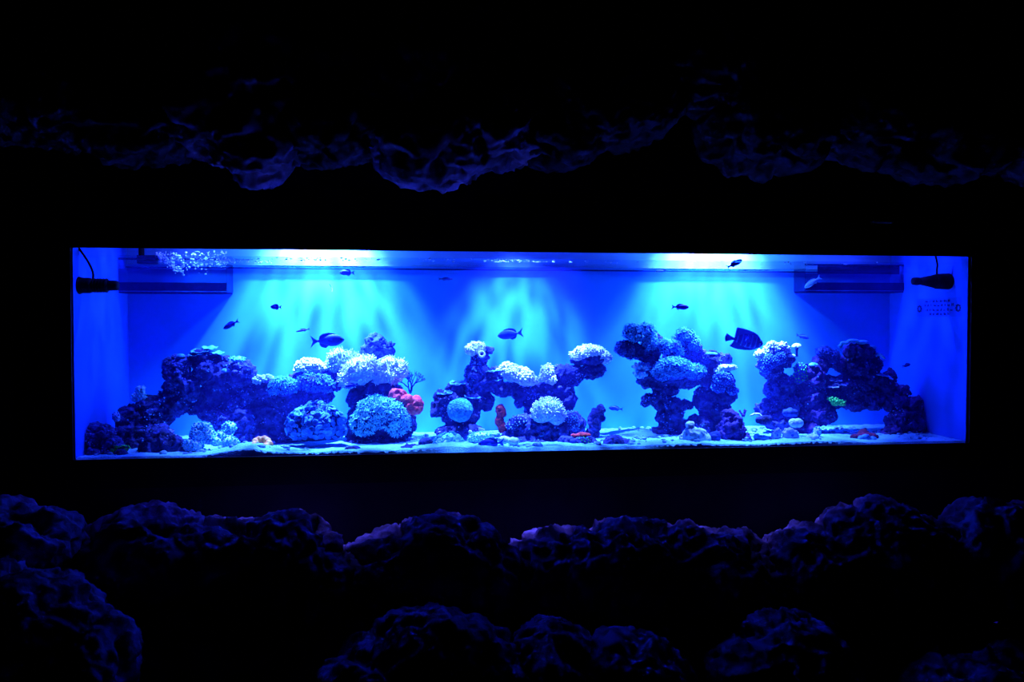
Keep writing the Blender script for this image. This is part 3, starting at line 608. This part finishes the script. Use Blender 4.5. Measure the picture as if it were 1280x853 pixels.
head('blue coral clump on the capped stack front', [(962, 452, 12, 9, .31), (957, 460, 8, 8, .31), (975, 448, 8, 8, .31)], 78, M_BLUEP, 420, .006, 'nub', .007)
colony('polyp_colony', 'yellowish green polyps between the capped stack and craggy rock', 'coral', [(1000, 462, 8, 8, .34), (996, 474, 9, 7, .34), (1005, 470, 5, 7, .34)], M_DBLUE, M_GREEN, 'nub', 0.007, 60, 0.012, 79)
head('dark bushy coral head on the craggy rock top', [(1030, 441, 10, 7, .35), (1040, 447, 9, 8, .35)], 80, M_DBLUE, 260, .009)
colony('button_polyps', 'bright green polyps low on the craggy rock', 'coral', [(1044, 503, 6, 5, .30), (1052, 504, 5, 4, .30), (1038, 499, 4, 3, .30)], M_GREEN, M_GREEN, 'nub', 0.008, 40, 0.010, 81)
colony('polyp_colony', 'pale upright polyp clump on the sand by the craggy rock', 'coral', [(1021, 540, 5, 6, .15), (1016, 546, 8, 4, .14)], M_CREAM, M_CYAN, 'nub', 0.007, 50, 0.010, 82)
lobes('leather_coral', 'thin pale cyan rim coral draped over the high ledge', [(1056, 429, 6, 2.2, .335), (1066, 426, 8, 2.2, .335), (1078, 428, 8, 2.6, .335), (1089, 434, 7, 2.4, .335), (1050, 433, 3, 2.5, .335)], M_CYAN, 13, 'coral', .4, .004)
# dark brush coral and gorgonian
def branchy(name, label, px, py, h, spread, Y, m, seed, levels=5, r0=0.008, cat='coral', flat=0.4):
    r = random.Random(seed); s = S(px, Y); c = P(px, py, Y); parts = []
    def grow(p, d, L, rad, lv):
        q = p+d*L; q[1] = min(q[1], D-0.01); mid = (p+q)/2+np.array([r.uniform(-.1, .1), 0, r.uniform(-.05, .05)])*L
        parts.append(tube([p, mid, q], [rad, rad*.85, rad*.7], 5))
        if lv == 0: return
        for k in range(r.choice((2, 2, 3))):
            e = d+np.array([r.uniform(-1, 1)*spread, r.uniform(-1, 1)*spread*flat, r.uniform(-.3, .5)*spread]); e /= np.linalg.norm(e)
            grow(q, e, L*r.uniform(.68, .9), rad*.72, lv-1)
    for k in range(3):
        d = np.array([r.uniform(-.6, .6), r.uniform(-.2, .2), 1.0]); grow(np.array(c), d/np.linalg.norm(d), h*s*0.27, r0, levels)
    V, F = cat2(parts)
    return tag(mk(name, V, F, m, origin=c), label, cat)
rock('dark_coral', 'dark knobbly coral bush behind the white leather corals', [(468, 433, 14, 14, .42), (480, 438, 13, 11, .42), (488, 434, 7, 8, .42), (460, 440, 9, 9, .42), (472, 450, 14, 8, .42)], M_DBLUE, 91, 1.2, 0.0055, cat='coral')
branchy('sea_fan', 'fine dark blue branching sea fan behind the pink sponge', 513, 492, 30, .75, .40, M_DBLUE, 4, 5, .0045)
branchy('branching_coral', 'thin dark spike coral beside the rounded dark rock', 929, 521, 14, .3, .22, M_ROCKP, 6, 2, .006)
# shells
def clam(label, px, py, rx, ry, Y, lean, seed):
    s = S(px, Y); c = P(px, py, Y); o = root('giant_clam', c-np.array([0, 0, ry*s]), label, 'clam')
    for sg in (-1, 1):
        V, F = ico(4); V = V.copy(); th = np.arctan2(V[:, 2], V[:, 0])
        rr = 1+0.07*np.sin(9*th+seed); V[:, 0] *= rr; V[:, 2] *= rr; V[:, 1] *= .34
        V = V*np.array([rx, rx, ry])*s; V[:, 1] += sg*.25*rx*s; V[:, 0] += V[:, 2]*lean
        child(o, V+c, F, 'shell', M_LILAC)
    V, F = ico(3); V = V*np.array([rx*.55, rx*.62, ry*.55])*s; V[:, 2] += ry*.1*s; V[:, 0] += V[:, 2]*lean
    child(o, V+c, F, 'mantle', M_FBLUE)
clam('narrow lilac clam leaning to the right one', 970, 545, 6, 10, .11, .25, 1)
clam('wide lilac clam with wavy rim', 988, 545, 10, 10, .11, -.15, 2)
c1 = [P(938, 520, .2), P(943, 517.5, .2), P(949, 518, .2), P(952, 521, .2), P(953, 525, .2)]
tag(mk('tube_worm', *tube(c1, [.004, .005, .005, .005, .004], 8), M_WHITE), 'curved white worm tube on the dark knobbly stone', 'tube worm')

# ================================================================== FISH
def prof(kind):
    u = np.array([0, .04, .12, .25, .4, .55, .7, .84, .94, 1.0])
    H = {'tang': [.015, .10, .22, .33, .37, .36, .29, .17, .08, .06],
         'chromis': [.02, .10, .19, .27, .30, .28, .22, .14, .085, .075],
         'wrasse': [.015, .06, .10, .135, .15, .145, .125, .10, .075, .065],
         'sail': [.04, .15, .26, .33, .36, .36, .32, .20, .09, .065]}[kind]
    return u, np.array(H)
def fish(name, label, kind, px, py, Lpx, Y, face, pitch, m, mf=None, turn=0.0, cat='fish', dorsal=None, bend=0.0, group=None):
    """face +1 swims to the right of the tank, -1 to the left; pitch nose up; turn yaws towards the viewer"""
    mf = mf or m; s = S(px, Y); L = Lpx*s; c = P(px, py, Y); u, H = prof(kind)
    xs = .5-.80*u; n = 14; V = []
    thick = {'tang': .36, 'chromis': .5, 'wrasse': .8, 'sail': .30}[kind]
    uu = np.linspace(0, 1, 26); HH = np.interp(uu, u, H)*.5*1.0; xx = .5-.80*uu
    for k in range(26):
        for j in range(n):
            th = 2*math.pi*j/n; cz = math.cos(th); sy = math.sin(th)
            V.append((xx[k], HH[k]*thick*sy*(abs(sy)**.1), HH[k]*cz*(1.0 if cz > 0 else .95)))
    F = [[k*n+j, (k+1)*n+j, (k+1)*n+(j+1) % n, k*n+(j+1) % n] for k in range(25) for j in range(n)]
    F += [list(range(n)), [25*n+j for j in range(n)][::-1]]
    ca, sa = math.cos(pitch), math.sin(pitch); yaw = (0 if face > 0 else math.pi)+turn*face
    cy, sy_ = math.cos(yaw), math.sin(yaw)
    def place(A):
        A = np.array(A, float)
        if bend: A[:, 1] += bend*(A[:, 0]-.1)**2; A[:, 2] += 0
        A = A*L; x = A[:, 0]*ca-A[:, 2]*sa; z = A[:, 0]*sa+A[:, 2]*ca; y = A[:, 1]
        return np.stack([x*cy-y*sy_, x*sy_+y*cy, z], 1)+c
    o = root(name, c, label, cat, group)
    bd = child(o, place(V), F, 'body', m); bd['_o'] = o['_o']
    def fin(nm, out, y=0.0, t=.010, splay=0.0, mm=None):
        out = np.array(out); k = len(out); A = []
        for sg in (-1, 1):
            for (x, z) in out: A.append((x, y+sg*t+splay*abs(x-out[0][0]), z))
        Fc = [list(range(k)), list(range(k, 2*k))[::-1]]+[[i, k+i, k+(i+1) % k, (i+1) % k] for i in range(k)]
        child(o, place(A), Fc, nm, mm or mf, smooth=False)
    hp = H[-1]*.5
    if kind == 'tang':
        fin('tail_fin', [(-.27, hp*.8), (-.36, .07), (-.50, .19), (-.44, .06), (-.42, 0), (-.44, -.06), (-.50, -.19), (-.36, -.07), (-.27, -hp*.8)], t=.008)
        fin('dorsal_fin', [(.30, .13), (.22, .20), (.05, .235), (-.12, .21), (-.22, .14), (-.24, .05), (-.1, .08), (.1, .12)])
        fin('anal_fin', [(.06, -.14), (-.05, -.22), (-.16, -.19), (-.22, -.13), (-.24, -.05), (-.1, -.08)])
    elif kind == 'sail':
        fin('tail_fin', [(-.28, hp), (-.37, .06), (-.47, .105), (-.50, .03), (-.50, -.03), (-.47, -.105), (-.37, -.06), (-.28, -hp)], t=.008)
        fin('dorsal_fin', [(.42, .08), (.39, .15), (.32, .21), (.22, .25), (.08, .28), (-.08, .295), (-.2, .30), (-.24, .285), (-.25, .16), (-.255, .04), (-.1, .09), (.1, .12)], t=.009)
        fin('anal_fin', [(.40, -.08), (.33, -.16), (.22, -.205), (.06, -.23), (-.12, -.24), (-.25, -.225), (-.34, -.195), (-.345, -.18), (-.29, -.10), (-.255, -.03), (-.1, -.08), (.1, -.1)], t=.009)
    else:
        k = 1.0 if kind == 'chromis' else .7
        fin('tail_fin', [(-.27, hp*.8), (-.36, .06*k), (-.50, .15*k), (-.42, .02), (-.42, -.02), (-.50, -.15*k), (-.36, -.06*k), (-.27, -hp*.8)], t=.008)
        fin('dorsal_fin', [(.22, .10*k), (.12, .185*k), (-.06, .175*k), (-.18, .12*k), (-.22, .04*k), (-.05, .06*k), (.1, .08*k)])
        fin('anal_fin', [(.0, -.10*k), (-.1, -.165*k), (-.18, -.11*k), (-.22, -.04*k), (-.1, -.05*k)])
    tk_ = H.max()*.5*thick
    for sg in (-1, 1):
        fin('pectoral_fin', [(.16, .0), (.10, .05), (.02, .05), (.0, .0), (.04, -.05), (.12, -.03)], y=sg*tk_*.95, t=.006, splay=sg*.25)
        hz = float(np.interp(.11, u, H))*.5
        V2, F2 = ico(2); child(bd, place(V2*.028*np.array([1, .6, 1])+np.array([.5-.80*.11, sg*hz*thick*.93, hz*.30])), F2, 'eye', M_EYE)
    return o
# the banded skin of the big fish: printed bars along its length
mb = mat('banded_fish_skin', (0.02, 0.03, 0.40), rough=0.45); nt = mb.node_tree
wv = nt.nodes.new('ShaderNodeTexWave'); wv.bands_direction = 'X'; wv.inputs['Scale'].default_value = 15.0; wv.inputs['Distortion'].default_value = 0.6
tcn = [n for n in nt.nodes if n.type == 'TEX_COORD'][0]
mp = nt.nodes.new('ShaderNodeMapping'); mp.inputs['Rotation'].default_value = (0, math.radians(-16), 0)
nt.links.new(tcn.outputs['Object'], mp.inputs['Vector']); nt.links.new(mp.outputs['Vector'], wv.inputs['Vector'])
rp_ = nt.nodes.new('ShaderNodeValToRGB'); rp_.color_ramp.elements[0].position = .55; rp_.color_ramp.elements[1].position = .95
rp_.color_ramp.elements[0].color = (0.02, 0.025, 0.40, 1); rp_.color_ramp.elements[1].color = (0.10, 0.30, 0.85, 1)
nt.links.new(wv.outputs['Fac'], rp_.inputs['Fac']); nt.links.new(rp_.outputs['Color'], nt.nodes['Principled BSDF'].inputs['Base Color'])
R = math.radians
fish('sailfin_tang', 'large dark blue banded fish with tall sail fins', 'sail', 930, 426, 50, .20, 1, R(-10), mb, M_FBLUE)
fish('surgeonfish', 'oval blue surgeonfish with a pale tail above the white leather corals', 'tang', 409, 426, 42, .22, 1, R(3), M_FBLUE, M_FBLUE)
fish('surgeonfish', 'blue oval fish gliding over the billowing white coral', 'tang', 638, 418, 33, .26, -1, R(-8), M_FBLUE, M_FBLUE, turn=.25)
fish('reef_fish', 'dark fish diving past the left arch crown', 'chromis', 289, 406, 23, .26, -1, R(-27), M_FDARK, turn=.2)
fish('reef_fish', 'stubby dark fish over the star polyp ledge', 'tang', 345, 384, 17, .24, -1, R(2), M_FDARK, turn=.45)
fish('reef_fish', 'tiny slim fish with a long thin tail near the surgeonfish', 'wrasse', 379, 413, 18, .26, -1, R(-12), M_FDARK)
fish('reef_fish', 'blue fish with forked tail right under the water surface', 'tang', 434, 341, 19, .30, -1, R(0), M_FBLUE)
fish('reef_fish', 'slim pale fish seen bent into a curve', 'wrasse', 415, 360, 12, .28, -1, R(60), M_FPALE, turn=.6, bend=.9)
fish('reef_fish', 'flat dark fish alone in the open dark blue water', 'wrasse', 557, 349, 19, .34, 1, R(0), M_FDARK)
fish('reef_fish', 'dim blue fish hovering low left of the vase trunk', 'chromis', 770, 511, 19, .42, -1, R(6), M_FBLUE)
fish('reef_fish', 'dark fork tailed fish above the tall coral stack', 'chromis', 850, 384, 23, .24, 1, R(-1), M_FDARK)
fish('reef_fish', 'dark fish climbing steeply at the bright water surface', 'chromis', 918, 330, 23, .16, 1, R(26), M_FDARK)
fish('reef_fish', 'small pale fish touching the surface left of the bright glow', 'chromis', 826, 339, 14, .36, -1, R(-10), M_FPALE)
fish('reef_fish', 'bright cyan fish heading down in front of the right overflow box', 'chromis', 1016, 353, 24, .36, -1, R(-35), M_FPALE, turn=.2)
fish('reef_fish', 'faint blue fish above the stemmed white ball cap', 'chromis', 1003, 421, 18, .42, 1, R(-15), M_FBLUE)
fish('reef_fish', 'small dark fish between the high ledge and right panel', 'chromis', 1133, 457, 15, .25, 1, R(10), M_FDARK, turn=.3)
fish('reef_fish', 'purple fish resting against the hanging white leather coral', 'chromis', 440, 482, 17, .22, -1, R(-12), M_FDARK)
fish('bottom_fish', 'dark blue fish lying on the sand with its pale tail up to the snail coral', 'tang', 614, 555, 34, .08, -1, R(-4), M_FDARK, M_FBLUE)
fish('reef_fish', 'small pale fish nibbling at the end of the high ledge', 'chromis', 1103, 446, 10, .22, 1, R(-35), M_FPALE)

# ================================================================== EQUIPMENT
def lathe_x(p0, dirx, prof_, n=18):
    pts = [p0+np.array([dirx*a, 0, 0]) for a, r in prof_]; return tube(pts, [r for a, r in prof_], n)
def powerhead(label, px0, px1, py, Y, dirx, wall, cordtop, flip):
    s = S((px0+px1)/2, Y); a = P(px0 if dirx > 0 else px1, py, Y); L = (px1-px0)*s
    o = root('powerhead_pump', a, label, 'pump')
    if not flip:
        child(o, *lathe_x(a, dirx, [(0, .026), (.005, .030), (L*.34, .030), (L*.40, .026)]), 'motor_housing', M_BLACKP)
        cg = child(o, *lathe_x(a, dirx, [(L*.40, .022), (L*.50, .026), (L*.72, .025), (L*.78, .020)]), 'impeller_cage', M_BLACKP)
        child(o, *lathe_x(a, dirx, [(L*.78, .020), (L*.96, .019), (L, .016)]), 'nozzle', M_BLACKP)
    else:
        child(o, *lathe_x(a, dirx, [(0, .032), (.006, .036), (L*.34, .034), (L*.42, .030)]), 'motor_housing', M_BLACKP)
        cg = child(o, *lathe_x(a, dirx, [(L*.42, .029), (L*.80, .016)]), 'impeller_cage', M_BLACKP)
        child(o, *lathe_x(a, dirx, [(L*.80, .016), (L*.88, .018), (L*.98, .016), (L, .010)]), 'nozzle', M_BLACKP)
    parts = [tube([a+np.array([dirx*L*(.44+.07*k), 0, 0]), a+np.array([dirx*L*(.46+.07*k), 0, 0])], (.028-.0030*k if flip else .0275), 18) for k in range(5)]
    cg['_o'] = o['_o']
    for q in parts: child(cg, *q, 'cage_ring', M_BLACKP)
    wx = wall; V, F = tube([np.array([wx, a[1], a[2]]), np.array([wx+dirx*0.006, a[1], a[2]]), np.array([wx+dirx*.02, a[1], a[2]]), a+np.array([dirx*.004, 0, 0])], [.034, .032, .014, .014], 18)
    child(o, V, F, 'suction_mount', M_BLACKP)
    cp = [P(q[0], q[1], Y) for q in cordtop]; cp = np.array(cp)
    t = np.linspace(0, 1, 24); tt = np.linspace(0, 1, len(cp)); pts = np.stack([np.interp(t, tt, cp[:, k]) for k in range(3)], 1)
    for _ in range(6): pts[1:-1] = (pts[:-2]+2*pts[1:-1]+pts[2:])/4
    child(o, *tube(pts, .0042, 8), 'power_cord', M_BLACKP)
powerhead('black powerhead pump on the left glass panel with a looping cord', 94, 145, 357, .075, 1, X0, [(116, 350), (117, 342), (112, 330), (104, 318), (93, 303)], False)
powerhead('black tapered powerhead pump on the right glass panel', 1137, 1187, 352, .14, -1, X1, [(1171, 344), (1171, 338), (1172, 330), (1167, 312)], True)
# printed sticker high on the right panel: rows of unreadable fine print between two rosettes
a = PXW(1147, 373, X1); b = PXW(1202, 373, X1)
st = root('safety_sticker', PXW(1174, 395, X1), 'faint printed sticker on the right panel under the pump', 'sticker')
y0, y1 = b[1], a[1]; xs_ = X1-0.0015
zt = PXW(1174, 373, X1)[2]; zb = PXW(1174, 396, X1)[2]
child(st, *box((xs_-.0006, y0, zb), (X1-.0002, y1, zt)), 'film', M_STICK, smooth=False)
rg = random.Random(5); parts = []
yc = (y0+y1)/2; wid = y1-y0
for r_, (fz, hw) in enumerate(((.14, .26), (.36, .34), (.62, .32), (.84, .24))):
    z = zt+(zb-zt)*fz; y = yc-wid*hw
    while y < yc+wid*hw:
        l = rg.uniform(.010, .020); h_ = .0062
        for g_ in (0, 1):
            parts.append(box((xs_-.0014, y+g_*l*.45, z-h_), (xs_-.0008, y+g_*l*.45+l*rg.uniform(.2, .35), z+h_*rg.uniform(-.2, 1))))
        y += l+.009
child(st, *cat2(parts), 'fine_print', M_INK, smooth=False, kind='stuff')
for yy in (y0+wid*.06, y1-wid*.06):
    parts = []; zc = (zt+zb)/2-.004
    for k in range(8):
        th = k*math.pi/4; cy_, cz_ = yy+.013*math.cos(th), zc+.013*math.sin(th)
        parts.append(box((xs_-.0014, cy_-.005, cz_-.004), (xs_-.0008, cy_+.005, cz_+.004)))
    child(st, *cat2(parts), 'rosette', M_INK, smooth=False)
# overflow boxes in the two back corners
def overflow(label, xa, xb, zb_, zt_, ya, side, teeth):
    o = root('overflow_box', ((xa+xb)/2, ya, zb_), label, 'overflow box'); t = .006
    child(o, *box((xa, ya, zb_), (xb, ya+t, zt_-.035)), 'front_pane', M_ACRYL, smooth=False)
    child(o, *box((xa, ya, zb_-t), (xb, D-.001, zb_)), 'bottom_pane', M_ACRYLD, smooth=False)
    xe = xb if side < 0 else xa
    child(o, *box((xe-t/2, ya+t, zb_), (xe+t/2, D-.001, zt_-.01)), 'end_pane', M_ACRYL, smooth=False)
    child(o, *box((xa, ya-.004, zb_+.004), (xb, ya-.0005, zb_+.040)), 'lower_band', M_ACRYLD, smooth=False)
    n = int((xb-xa)/.010) if teeth else 0
    for k in range(n):
        x = xa+.06+(xb-xa-.08)*(k+.25)/n
        child(o, *box((x, ya, zt_-.0345), (x+.0055, ya+t, zt_+.004)), 'weir_tooth', M_ACRYLD, smooth=False)
    child(o, *box((xa, ya-.002, zt_+.004), (xb, ya+t+.002, zt_+.012)), 'weir_bar', M_ACRYLD, smooth=False)
    if not teeth:
        c = P(186, 325, ya+.05); child(o, *cat2([box((c[0]-.04, ya+.02, c[2]-.018), (c[0]+.035, ya+.06, c[2]+.018)), tube([c+np.array([-.03, 0, .01]), c+np.array([-.03, 0, .10])], .012, 10)]), 'outlet_fitting', M_BLACKP, smooth=False)
    return o
yo = .47
xl = float(P(283, 340, yo)[0]); zb_ = float(P(220, 365, yo)[2])
overflow('smoked overflow box with splashing bubbles in the left back corner', X0+.002, xl, zb_, ZW+.012, yo, -1, False)
xr = float(P(1007, 340, yo)[0]); zb2 = float(P(1060, 364, yo)[2])
overflow('smoked overflow box with a toothed weir in the right back corner', xr, X1-.002, zb2, ZW+.012, yo, 1, True)
# splash bubbles in front of the left box, and foam on the water line
rs = np.random.RandomState(3); parts = []; V0, F0 = ico(1)
def bub(px, py, Y, r, st=(1, 1, 1)):
    c = P(px, py, Y); parts.append((V0*r*np.array(st)+c, F0))
for k in range(300):
    x = rs.uniform(196, 283); top = 314; bot = 334 if x > 232 else 318+(x-196)*.8
    y = top+(bot-top)*rs.beta(1.2, 1.2)+rs.uniform(0, 10)*(rs.rand() < .25)
    bub(x, y, rs.uniform(.40, .46), abs(rs.normal(0, .0021))+.0008, (rs.uniform(.7, 2.0), 1, rs.uniform(.6, 1.2)))
for k in range(90):
    t = rs.rand(); bub(194+t*36+rs.normal(0, 1.2), 318+t*24+rs.normal(0, 1.8), .43, abs(rs.normal(0, .002))+.0016, (1.6, 1, .8))
V, F = cat2(parts); tag(mk('splash_bubbles', V, F, M_BUBBLE), 'sparkling cloud of bubbles in front of the left overflow box', 'bubbles', kind='stuff')
parts = []
for k in range(330):
    px = rs.choice([rs.uniform(270, 340), rs.uniform(330, 480), rs.uniform(520, 580), rs.normal(632, 8), rs.normal(640, 26), rs.uniform(600, 800), rs.uniform(980, 1100)], p=[.25, .2, .07, .22, .14, .08, .04])
    Y = rs.uniform(.06, .22) if px > 340 else rs.uniform(.12, .40)
    c = P(px, 320, Y); c[2] = ZW+.001; r = abs(rs.normal(0, .0018))+.001
    parts.append((V0*r*np.array([1.4, 1.4, .8])+c, F0))
V, F = cat2(parts); tag(mk('surface_foam', V, F, M_BUBBLE), 'scattered foam bubbles floating along the water line', 'foam', kind='stuff')

# ================================================================== ROUGH STONE AROUND THE FRAME
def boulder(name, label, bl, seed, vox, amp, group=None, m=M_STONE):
    parts = []
    for (px, py, rx, rz, Y, ry) in bl:
        s = S(px, Y); V, F = ico(3); parts.append((V*np.array([rx*s, ry, rz*s])+P(px, py, Y), F))
    V, F = cat2(parts); V, N, F = remesh(V, F, vox)
    p = V+seed*5.3
    p = p+.03*np.stack([noise(p*9), noise(p*9+7), noise(p*9+13)], 1)
    d = amp*(0.12*fbm(p*4, 2)+0.090*fbm(p*8, 3, True)+0.030*fbm(p*26, 3, True)+0.008*noise(p*70))
    q = noise(p*13+2.2); d -= amp*.07*np.clip(q-.10, 0, 1)*3
    q = noise(p*30+8.2); d -= amp*.035*np.clip(q-.12, 0, 1)*3
    V = V+N*d[:, None]; V[:, 1] = np.minimum(V[:, 1], yf0-.004)
    return tag(mk(name, V, F, m), label, 'rock', group)
G1 = 'rough stones heaped below the aquarium'
for k, (lb, bl) in enumerate((
    ('rough stone at the far left of the upper row', [(30, 680, 60, 42, -.45, .22), (-20, 670, 60, 40, -.45, .22)]),
    ('large rounded stone with a dark hollow face under the left frame end', [(185, 695, 95, 55, -.30, .22), (140, 712, 70, 50, -.30, .22)]),
    ('large stone with a sharp bright crest next to the hollow faced stone', [(350, 702, 82, 58, -.30, .22), (400, 730, 60, 50, -.30, .2), (290, 690, 60, 38, -.28, .2)]),
    ('pointed stone below the middle of the frame', [(555, 706, 78, 58, -.30, .22), (500, 712, 70, 44, -.28, .2), (600, 725, 50, 50, -.3, .2)]),
    ('long flat topped stone below the right half of the frame', [(770, 718, 110, 64, -.30, .22), (870, 720, 110, 60, -.30, .22), (700, 722, 70, 54, -.28, .2)]),
    ('high rough stone below the right frame corner', [(1100, 700, 90, 70, -.34, .22), (1020, 720, 80, 60, -.32, .22), (1150, 710, 60, 60, -.34, .2)]),
    ('rough stone at the far right of the upper row', [(1240, 700, 75, 68, -.42, .22), (1300, 700, 60, 66, -.42, .22)]))):
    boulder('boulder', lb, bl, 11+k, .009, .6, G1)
G2 = 'rough stones at the bottom front'
for k, (lb, bl) in enumerate((
    ('big pitted mound in the lower left corner', [(30, 800, 90, 85, -.85, .22), (85, 850, 70, 85, -.85, .2), (-20, 770, 60, 60, -.85, .2)]),
    ('low bright edged stone in front of the pointed stone', [(540, 815, 78, 46, -.75, .2), (470, 850, 60, 40, -.75, .2), (600, 840, 50, 46, -.75, .2)]),
    ('small dim stone between the two bright edged stones', [(690, 825, 50, 44, -.75, .18), (640, 850, 40, 40, -.75, .18)]),
    ('low stone with a bright rim in front of the flat topped stone', [(785, 840, 62, 42, -.80, .18), (830, 870, 50, 45, -.8, .18)]),
    ('rounded stone with a bright top before the high rough stone', [(985, 820, 55, 52, -.75, .2), (940, 850, 50, 45, -.75, .18), (1030, 860, 45, 50, -.75, .18)]),
    ('low stone in the lower right corner', [(1270, 870, 90, 52, -.85, .2), (1200, 885, 60, 40, -.85, .2)]))):
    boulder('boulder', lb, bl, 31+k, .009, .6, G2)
# filler bank the stones rest on
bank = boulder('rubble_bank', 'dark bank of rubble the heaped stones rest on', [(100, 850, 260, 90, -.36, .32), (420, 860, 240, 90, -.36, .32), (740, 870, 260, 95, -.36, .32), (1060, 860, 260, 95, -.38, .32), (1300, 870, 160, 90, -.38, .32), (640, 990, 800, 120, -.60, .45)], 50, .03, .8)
G3 = 'rough stones overhanging the aquarium'
for k, (lb, bl) in enumerate((
    ('dim overhanging stone above the left frame corner', [(60, 130, 130, 50, -.30, .25), (-40, 120, 110, 60, -.30, .25), (70, 60, 160, 80, -.28, .25), (180, 160, 90, 40, -.26, .22)]),
    ('overhanging stone with a bright lower tip left of the middle', [(320, 170, 60, 50, -.24, .22), (270, 140, 90, 55, -.26, .22), (330, 70, 110, 90, -.28, .25)]),
    ('overhanging stone with a notched lower edge', [(420, 160, 70, 46, -.24, .22), (430, 70, 110, 90, -.28, .25)]),
    ('lowest overhanging stone with a bright blue underside', [(545, 175, 85, 55, -.24, .22), (610, 150, 80, 60, -.26, .22), (560, 70, 130, 90, -.28, .25)]),
    ('receding overhanging stone right of the lowest one', [(740, 130, 120, 55, -.28, .24), (700, 160, 60, 45, -.26, .22), (760, 50, 150, 80, -.28, .25)]),
    ('pale grained overhanging stone above the right glow', [(960, 155, 85, 60, -.26, .24), (930, 60, 140, 90, -.28, .25)]),
    ('sloping overhanging stone above the right frame end', [(1080, 150, 100, 50, -.28, .24), (1180, 180, 90, 48, -.26, .22), (1130, 60, 150, 90, -.28, .25), (1290, 170, 90, 55, -.28, .24), (1290, 60, 120, 90, -.28, .25)]))):
    boulder('overhang_rock', lb, bl, 71+k, .010, .6, G3, M_STONE if k in (1, 3) else M_STONE_DIM)  # stones that catch less light get the dimmed copy
GROUPS = {'reef_fish': 'small reef fish swimming in the aquarium', 'live_rock': 'rocks of the aquarium reef', 'stone': 'loose stones on the aquarium bottom',
          'leather_coral': 'leather corals of the reef', 'polyp_colony': 'polyp colonies of the reef', 'star_polyp_colony': 'star polyp colonies of the reef',
          'mushroom_coral': 'small cap corals of the reef', 'plating_coral': 'plating corals of the reef', 'branching_coral': 'branching corals of the reef',
          'surgeonfish': 'surgeonfish in the aquarium', 'overflow_box': 'overflow boxes in the back corners', 'powerhead_pump': 'powerhead pumps on the side panels'}
for o in bpy.data.objects:
    if '_o' in o: del o['_o']
    if o.parent is None and o.name.split('.')[0] in GROUPS and 'group' not in o: o['group'] = GROUPS[o.name.split('.')[0]]
